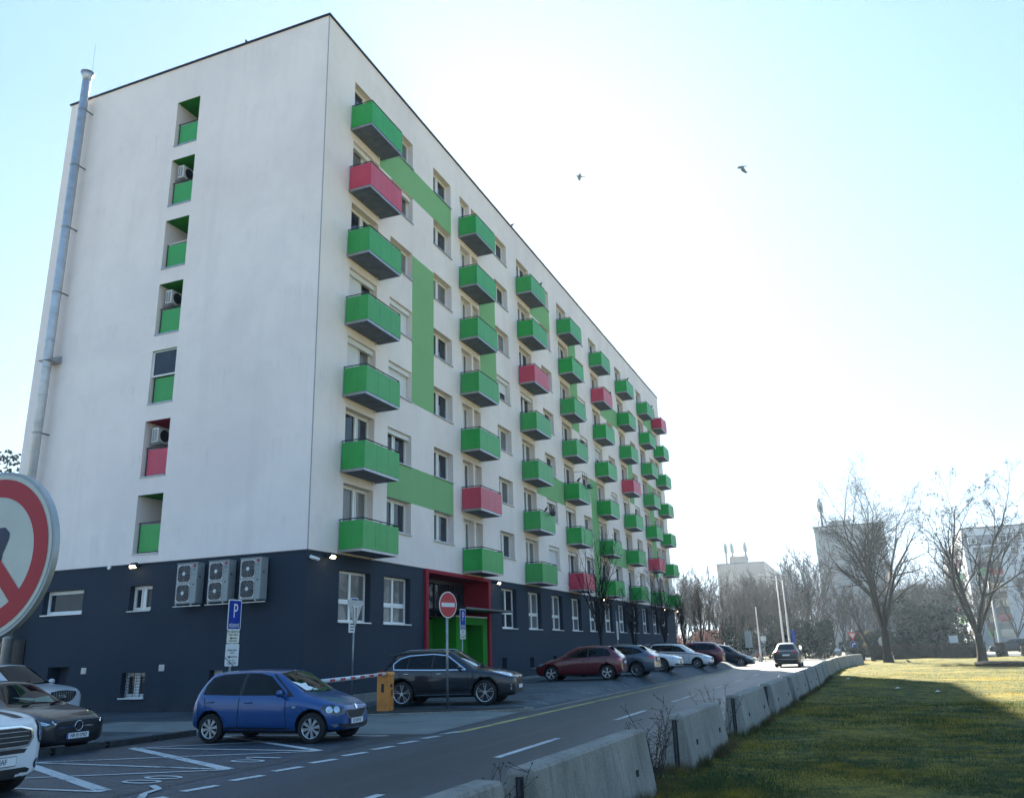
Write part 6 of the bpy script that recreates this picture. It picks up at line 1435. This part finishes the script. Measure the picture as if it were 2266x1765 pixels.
# dry weeds between the barriers
WEED = M('dry_weed', (.045, .035, .028), .9, var=.3, kind='Object')
def weed(x, y, h, label, n, seed, z=-.40):
    rng = random.Random(seed); b = MB()
    for k in range(n):
        p = Vector((rng.gauss(0, .06), rng.gauss(0, .10), 0)); d = Vector((rng.gauss(0, .28), rng.gauss(0, .28), 1)).normalized(); L = h * rng.uniform(.6, 1.1); pts = [p]
        for i in range(6): d = (d + Vector((rng.gauss(0, .10), rng.gauss(0, .10), 0))).normalized(); pts.append(pts[-1] + d * L / 6)
        b.tube(pts, [.006, .0055, .005, .0045, .004, .003, .002], 4, WEED, cap=False)
        for i in range(1, 7):
            for m_ in range(3):
                q = pts[i - 1].lerp(pts[i], rng.random()); s1 = q + Vector((rng.gauss(0, .07), rng.gauss(0, .07), rng.uniform(.0, .12)))
                b.tube([q, s1], .0025, 3, WEED, cap=False)
                e = Vector((rng.gauss(0, 1), rng.gauss(0, 1), rng.gauss(0, 1))).normalized() * .013; e2 = e.orthogonal().normalized() * .008
                b.poly([s1 - e, s1 + e2, s1 + e, s1 - e2], WEED)
    o = b.build('weed', None, (x, y, z)); tag(o, label, 'weed')
weed(13.60, -11.15, .92, 'tall dry twiggy weed in the gap behind the long barrier', 13, 1); weed(13.72, -6.35, .95, 'dry weed sprouting in the gap between the third and fourth barriers', 9, 2); weed(13.42, -16.1, .84, 'dry weed tips above the nearest barrier end', 5, 3); weed(13.0, -17.4, .62, 'short dry weed on the road side of the nearest barrier', 5, 4)

# ------------------------------------------------------------ background buildings
def block(name, label, x0, x1, y0, y1, z1, mat, rz=0, top=None, ant=False):
    t = root(name, label, 'apartment building', (x0, y0, -.4), rz); X_, Y_ = x1 - x0, y1 - y0
    b = MB(); b.box(0, X_, 0, Y_, 0, z1 + .4, mat); b.build('wall', t)
    b = MB(); b.box(-.15, X_ + .15, -.15, Y_ + .15, z1 + .401, z1 + .62, METD)
    b.build('roof', t)
    if top:
        a, c_, d, e, h = top; b = MB(); b.box(a, c_, d, e, z1 + .63, z1 + .63 + h, mat); b.build('roof_room', t)
    if ant:
        for k, ax in enumerate(ant):
            b = MB(); b.tube([(ax, 2.5, z1 + .6), (ax, 2.5, z1 + 6.0)], .22, 6, METD); b.tube([(ax - .9, 2.5, z1 + .6), (ax, 2.5, z1 + 3.4)], .08, 5, METD); b.tube([(ax + .9, 2.5, z1 + .6), (ax, 2.5, z1 + 3.4)], .08, 5, METD)
            for q in range(3): b.box(ax - .5, ax - .14, 2.3 + q * .2, 2.36 + q * .2, z1 + 3.6, z1 + 5.6, SGREY); b.box(ax + .14, ax + .5, 2.3 + q * .2, 2.36 + q * .2, z1 + 3.3, z1 + 5.3, SGREY)
            b.build('antenna_mast', t)
    return t
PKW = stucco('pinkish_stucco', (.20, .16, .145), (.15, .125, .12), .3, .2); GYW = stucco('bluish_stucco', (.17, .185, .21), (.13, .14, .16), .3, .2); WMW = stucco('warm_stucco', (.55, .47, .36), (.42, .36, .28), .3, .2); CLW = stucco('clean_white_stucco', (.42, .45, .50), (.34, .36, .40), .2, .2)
b1_ = block('apartment_building', 'distant pinkish apartment block with antenna masts on its roof', -15.9, -4.2, 197, 262, 20.9, PKW, top=(3.4, 7.4, 0, 5, 1.6), ant=(2.3, 3.9, 7.2))
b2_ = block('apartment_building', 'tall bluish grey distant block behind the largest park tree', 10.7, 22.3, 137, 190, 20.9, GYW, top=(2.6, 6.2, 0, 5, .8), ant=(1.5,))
b4_ = block('flat_roofed_building', 'low dark flat roofed building behind the hedge wood', 22.6, 29.6, 128, 150, 8.8, M('dark_brick', (.10, .08, .08), .9, var=.3), top=(1.8, 4.2, 0, 4, .7)); b4_['category'] = 'building'
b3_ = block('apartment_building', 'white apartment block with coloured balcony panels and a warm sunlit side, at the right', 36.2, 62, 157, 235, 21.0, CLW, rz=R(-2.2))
for t, X_, n_, ylist in ((b1_, 11.6, 16, [4 + 3.6 * i for i in range(16)]),):
    for f_ in range(7):
        for yy in ylist[::2][:6]:
            b = MB(); b.box(X_ + .01, X_ + .06, yy, yy + 1.8, 3.2 + f_ * 2.5, 4.5 + f_ * 2.5, GLASS); b.build('window', t)
for f_ in range(7):
    for k in range(5):
        b = MB(); b.box(-.06, -.01, 4 + k * 9, 6.4 + k * 9, 2.6 + f_ * 2.7, 4.2 + f_ * 2.7, GLASS); b.build('window', b3_)
        b = MB(); b.box(-1.1, -.02, 8 + k * 9, 11.4 + k * 9, 2.0 + f_ * 2.7, 3.0 + f_ * 2.7, (WMW, REDW, LGREEN)[(k * 3 + f_ * 2) % 3]); b.build('balcony', b3_)
BAND = M('blue_grey_facade_band', (.10, .12, .17), .8, var=.1)
b = MB(); b.box(-.02, 26, -.04, -.01, 18.2, 20.1, BAND); b.build('facade_band', b3_)
for k, u in enumerate((.9, 5.9, 8.4, 11.2, 14, 17)):
    b = MB(); b.box(u, u + 1.5, -.10, -.05, 18.6, 19.8, PVC); b.box(u + .12, u + 1.38, -.13, -.11, 18.7, 19.7, GLASS); b.build('window', b3_)
for f_ in range(6):
    for u, wd_, m_ in ((1.5, 1.7, (LGREEN, WMW, WMW, CLW, GREENW, CLW)[f_]), (3.4, 2.3, (WMW, REDW, WMW, WMW, REDW, CLW)[f_])):
        b = MB(); b.box(u, u + wd_, -.9, -.01, 1.6 + f_ * 2.75, 2.9 + f_ * 2.75, m_); bb_ = b.build('balcony', b3_)
        b = MB(); b.box(u, u + wd_, -.06, -.012, 2.9 + f_ * 2.75, 4.1 + f_ * 2.75, GLASS); b.build('window', b3_)
    for u in (7.6, 9.6, 12.2, 15.0):
        if (f_ + int(u)) % 4 == 3: continue
        b = MB(); b.box(u, u + 1.4, -.05, -.01, 2.4 + f_ * 2.75, 3.8 + f_ * 2.75, PVC); b.box(u + .1, u + 1.3, -.08, -.055, 2.5 + f_ * 2.75, 3.7 + f_ * 2.75, GLASS); b.build('window', b3_)
b = MB(); b.box(10.2, 13.6, -.03, -.012, 12.2, 15.2, BAND); b.build('facade_panel', b3_)

# worn pale tracks and litter on the lawn
DRYG = MATS['lawn'].copy(); DRYG.name = 'worn_dry_grass'
rmp = [n_ for n_ in DRYG.node_tree.nodes if n_.type == 'VALTORGB'][0].color_ramp.elements
for e_, c_ in zip(rmp, ((.10, .10, .05), (.16, .15, .08), (.24, .21, .11))): e_.color = (*c_, 1)
rt_ = random.Random(3)
def track(pts, w_, name='worn_track'):
    b = MB()
    for (p, q) in zip(pts, pts[1:]):
        p, q = Vector(p), Vector(q); n_ = int((q - p).length / .35); d = (q - p).normalized(); nn_ = Vector((-d.y, d.x))
        for i in range(n_):
            if rt_.random() < .12: continue
            a, c_ = p.lerp(q, i / n_), p.lerp(q, (i + 1) / n_); wa = w_ * rt_.uniform(.35, 1.0); o_ = nn_ * rt_.uniform(-.04, .04)
            b.poly([(*(v), lawn_z(v.x, v.y) + .012) for v in (a - nn_ * wa + o_, c_ - nn_ * wa + o_, c_ + nn_ * wa + o_, a + nn_ * wa + o_)], DRYG)
    struct(b.build(name))
track([(14.9, 3.8), (16.6, 2.8), (19.3, 1.8), (25, .6)], .13)
track([(15.2, -1.8), (17, -1.5), (20.5, -.6)], .07)
for k, (x, y) in enumerate(((15.44, 19.8), (17.2, 10.8), (18.3, 8.4))):
    b = MB(); b.poly([(x - .09, y - .05, -.375), (x + .08, y - .06, -.36), (x + .10, y + .05, -.385), (x + .01, y + .08, -.33), (x - .07, y + .04, -.37)], SWHITE)
    tag(b.build('litter'), ('scrap of white paper on the shaded lawn, leftmost of three', 'scrap of white paper on the shaded lawn, middle one of three', 'scrap of white paper on the shaded lawn, rightmost of three')[k], 'litter')
# ------------------------------------------------------------ grass blades
def grass_field():
    r_ = np.random.default_rng(8)
    def zone(n, xr, yr, h, wd, clump):
        x = r_.uniform(*xr, n); y = r_.uniform(*yr, n)
        f = np.sin(x * 2.1 + 1.7 * np.sin(y * 1.3)) * np.sin(y * 1.7 + x * .8) + r_.normal(0, .5, n)
        k = f > clump; x, y = x[k], y[k]; m = len(x)
        hh = h * r_.uniform(.45, 1.25, m) * (1 + .35 * np.sin(x[:] * 1.3 + y * .9)); a = r_.uniform(0, 2 * np.pi, m); ln = r_.normal(0, .45, (m, 2)) * hh[:, None]
        z = np.full(m, -.425)
        w_ = wd * r_.uniform(.6, 1.3, m)
        p0 = np.stack([x - np.cos(a) * w_, y - np.sin(a) * w_, z], 1); p1 = np.stack([x + np.cos(a) * w_, y + np.sin(a) * w_, z], 1); p2 = np.stack([x + ln[:, 0], y + ln[:, 1], z + hh], 1)
        return np.stack([p0, p1, p2], 1).reshape(-1, 3)
    parts = [zone(95000, (13.5, 19), (-19.5, -9), .062, .0035, -.9), zone(70000, (13.7, 26), (-9, 4), .07, .006, -.5), zone(50000, (14.2, 34), (4, 26), .055, .008, .1), zone(30000, (14.4, 38), (26, 60), .045, .012, .3)]
    return np.concatenate(parts)
def grass_mat(name, stops):
    m, nt, bs = node_mat(name); bs.inputs['Roughness'].default_value = .9; bs.inputs['Specular IOR Level'].default_value = .08
    a = noise(nt, 1.1, 5, .7, mapped(nt, (1, 1, 1), 'World')); b_ = noise(nt, 30, 2, .6, mapped(nt, (1, 1, 1), 'World'))
    col = ramp(nt, a, stops); col = mix(nt, .6, col, ramp(nt, b_, [(.3, (.2, .2, .2)), (.7, (.85, .85, .85))]), 'OVERLAY'); nt.links.new(col, bs.inputs['Base Color'])
    tr = nt.nodes.new('ShaderNodeBsdfTranslucent'); nt.links.new(col, tr.inputs[0]); mx = nt.nodes.new('ShaderNodeMixShader'); mx.inputs[0].default_value = .4
    out = nt.nodes['Material Output']; nt.links.new(bs.outputs[0], mx.inputs[1]); nt.links.new(tr.outputs[0], mx.inputs[2]); nt.links.new(mx.outputs[0], out.inputs[0]); return m
GM = grass_mat('grass_blades', [(.3, (.022, .060, .026)), (.48, (.062, .084, .032)), (.62, (.24, .18, .03)), (.8, (.34, .25, .05))])
g_ = bpy.data.objects.new('grass', np_mesh('grass', grass_field(), GM, 3)); COL.objects.link(g_); g_['kind'] = 'stuff'
def tufts():
    r_ = np.random.default_rng(9); out = []
    for (y0, y1) in segs[:9]:
        n = 2600 if y0 < -8 else 1500
        y = r_.uniform(y0 - .5, y1 + .9, n); x = np.array([bx(v) for v in y]) + .24 + np.abs(r_.normal(0, .07, n)); gap = (y > y1) | (y < y0); x = np.where(gap, np.array([bx(v) for v in y]) + r_.normal(0, .2, n), x)
        c_ = np.sin(y * 5.1) + np.sin(y * 2.3 + 1) + r_.normal(0, .6, n); k = (c_ > .1) | gap; x, y = x[k], y[k]; m = len(x); hh = r_.uniform(.06, .20, m); ln = r_.normal(0, .35, (m, 2)) * hh[:, None]; a = r_.uniform(0, 6.28, m)
        w_ = .0045; z = np.full(m, -.42)
        out.append(np.stack([np.stack([x - np.cos(a) * w_, y - np.sin(a) * w_, z], 1), np.stack([x + np.cos(a) * w_, y + np.sin(a) * w_, z], 1), np.stack([x + ln[:, 0], y + ln[:, 1], z + hh], 1)], 1).reshape(-1, 3))
    return np.concatenate(out)
TM = grass_mat('rough_grass_blades', [(.3, (.04, .06, .02)), (.5, (.10, .085, .04)), (.7, (.20, .15, .09))])
t_ = bpy.data.objects.new('rough_grass', np_mesh('rough_grass', tufts(), TM, 3)); COL.objects.link(t_); t_['kind'] = 'stuff'
# ------------------------------------------------------------ haze
hz = MB(); hz.box(-120, 150, -60, 420, -1.6, 36); ho = hz.build('haze'); ho['kind'] = 'stuff'
hm = bpy.data.materials.new('haze'); hm.use_nodes = True; nt = hm.node_tree
for n_ in list(nt.nodes):
    if n_.type == 'BSDF_PRINCIPLED': nt.nodes.remove(n_)
pv = nt.nodes.new('ShaderNodeVolumePrincipled'); pv.inputs['Color'].default_value = (.62, .80, 1.0, 1); pv.inputs['Density'].default_value = .0004; pv.inputs['Anisotropy'].default_value = .55
nt.links.new(pv.outputs[0], nt.nodes['Material Output'].inputs['Volume']); ho.data.materials.clear(); ho.data.materials.append(hm)
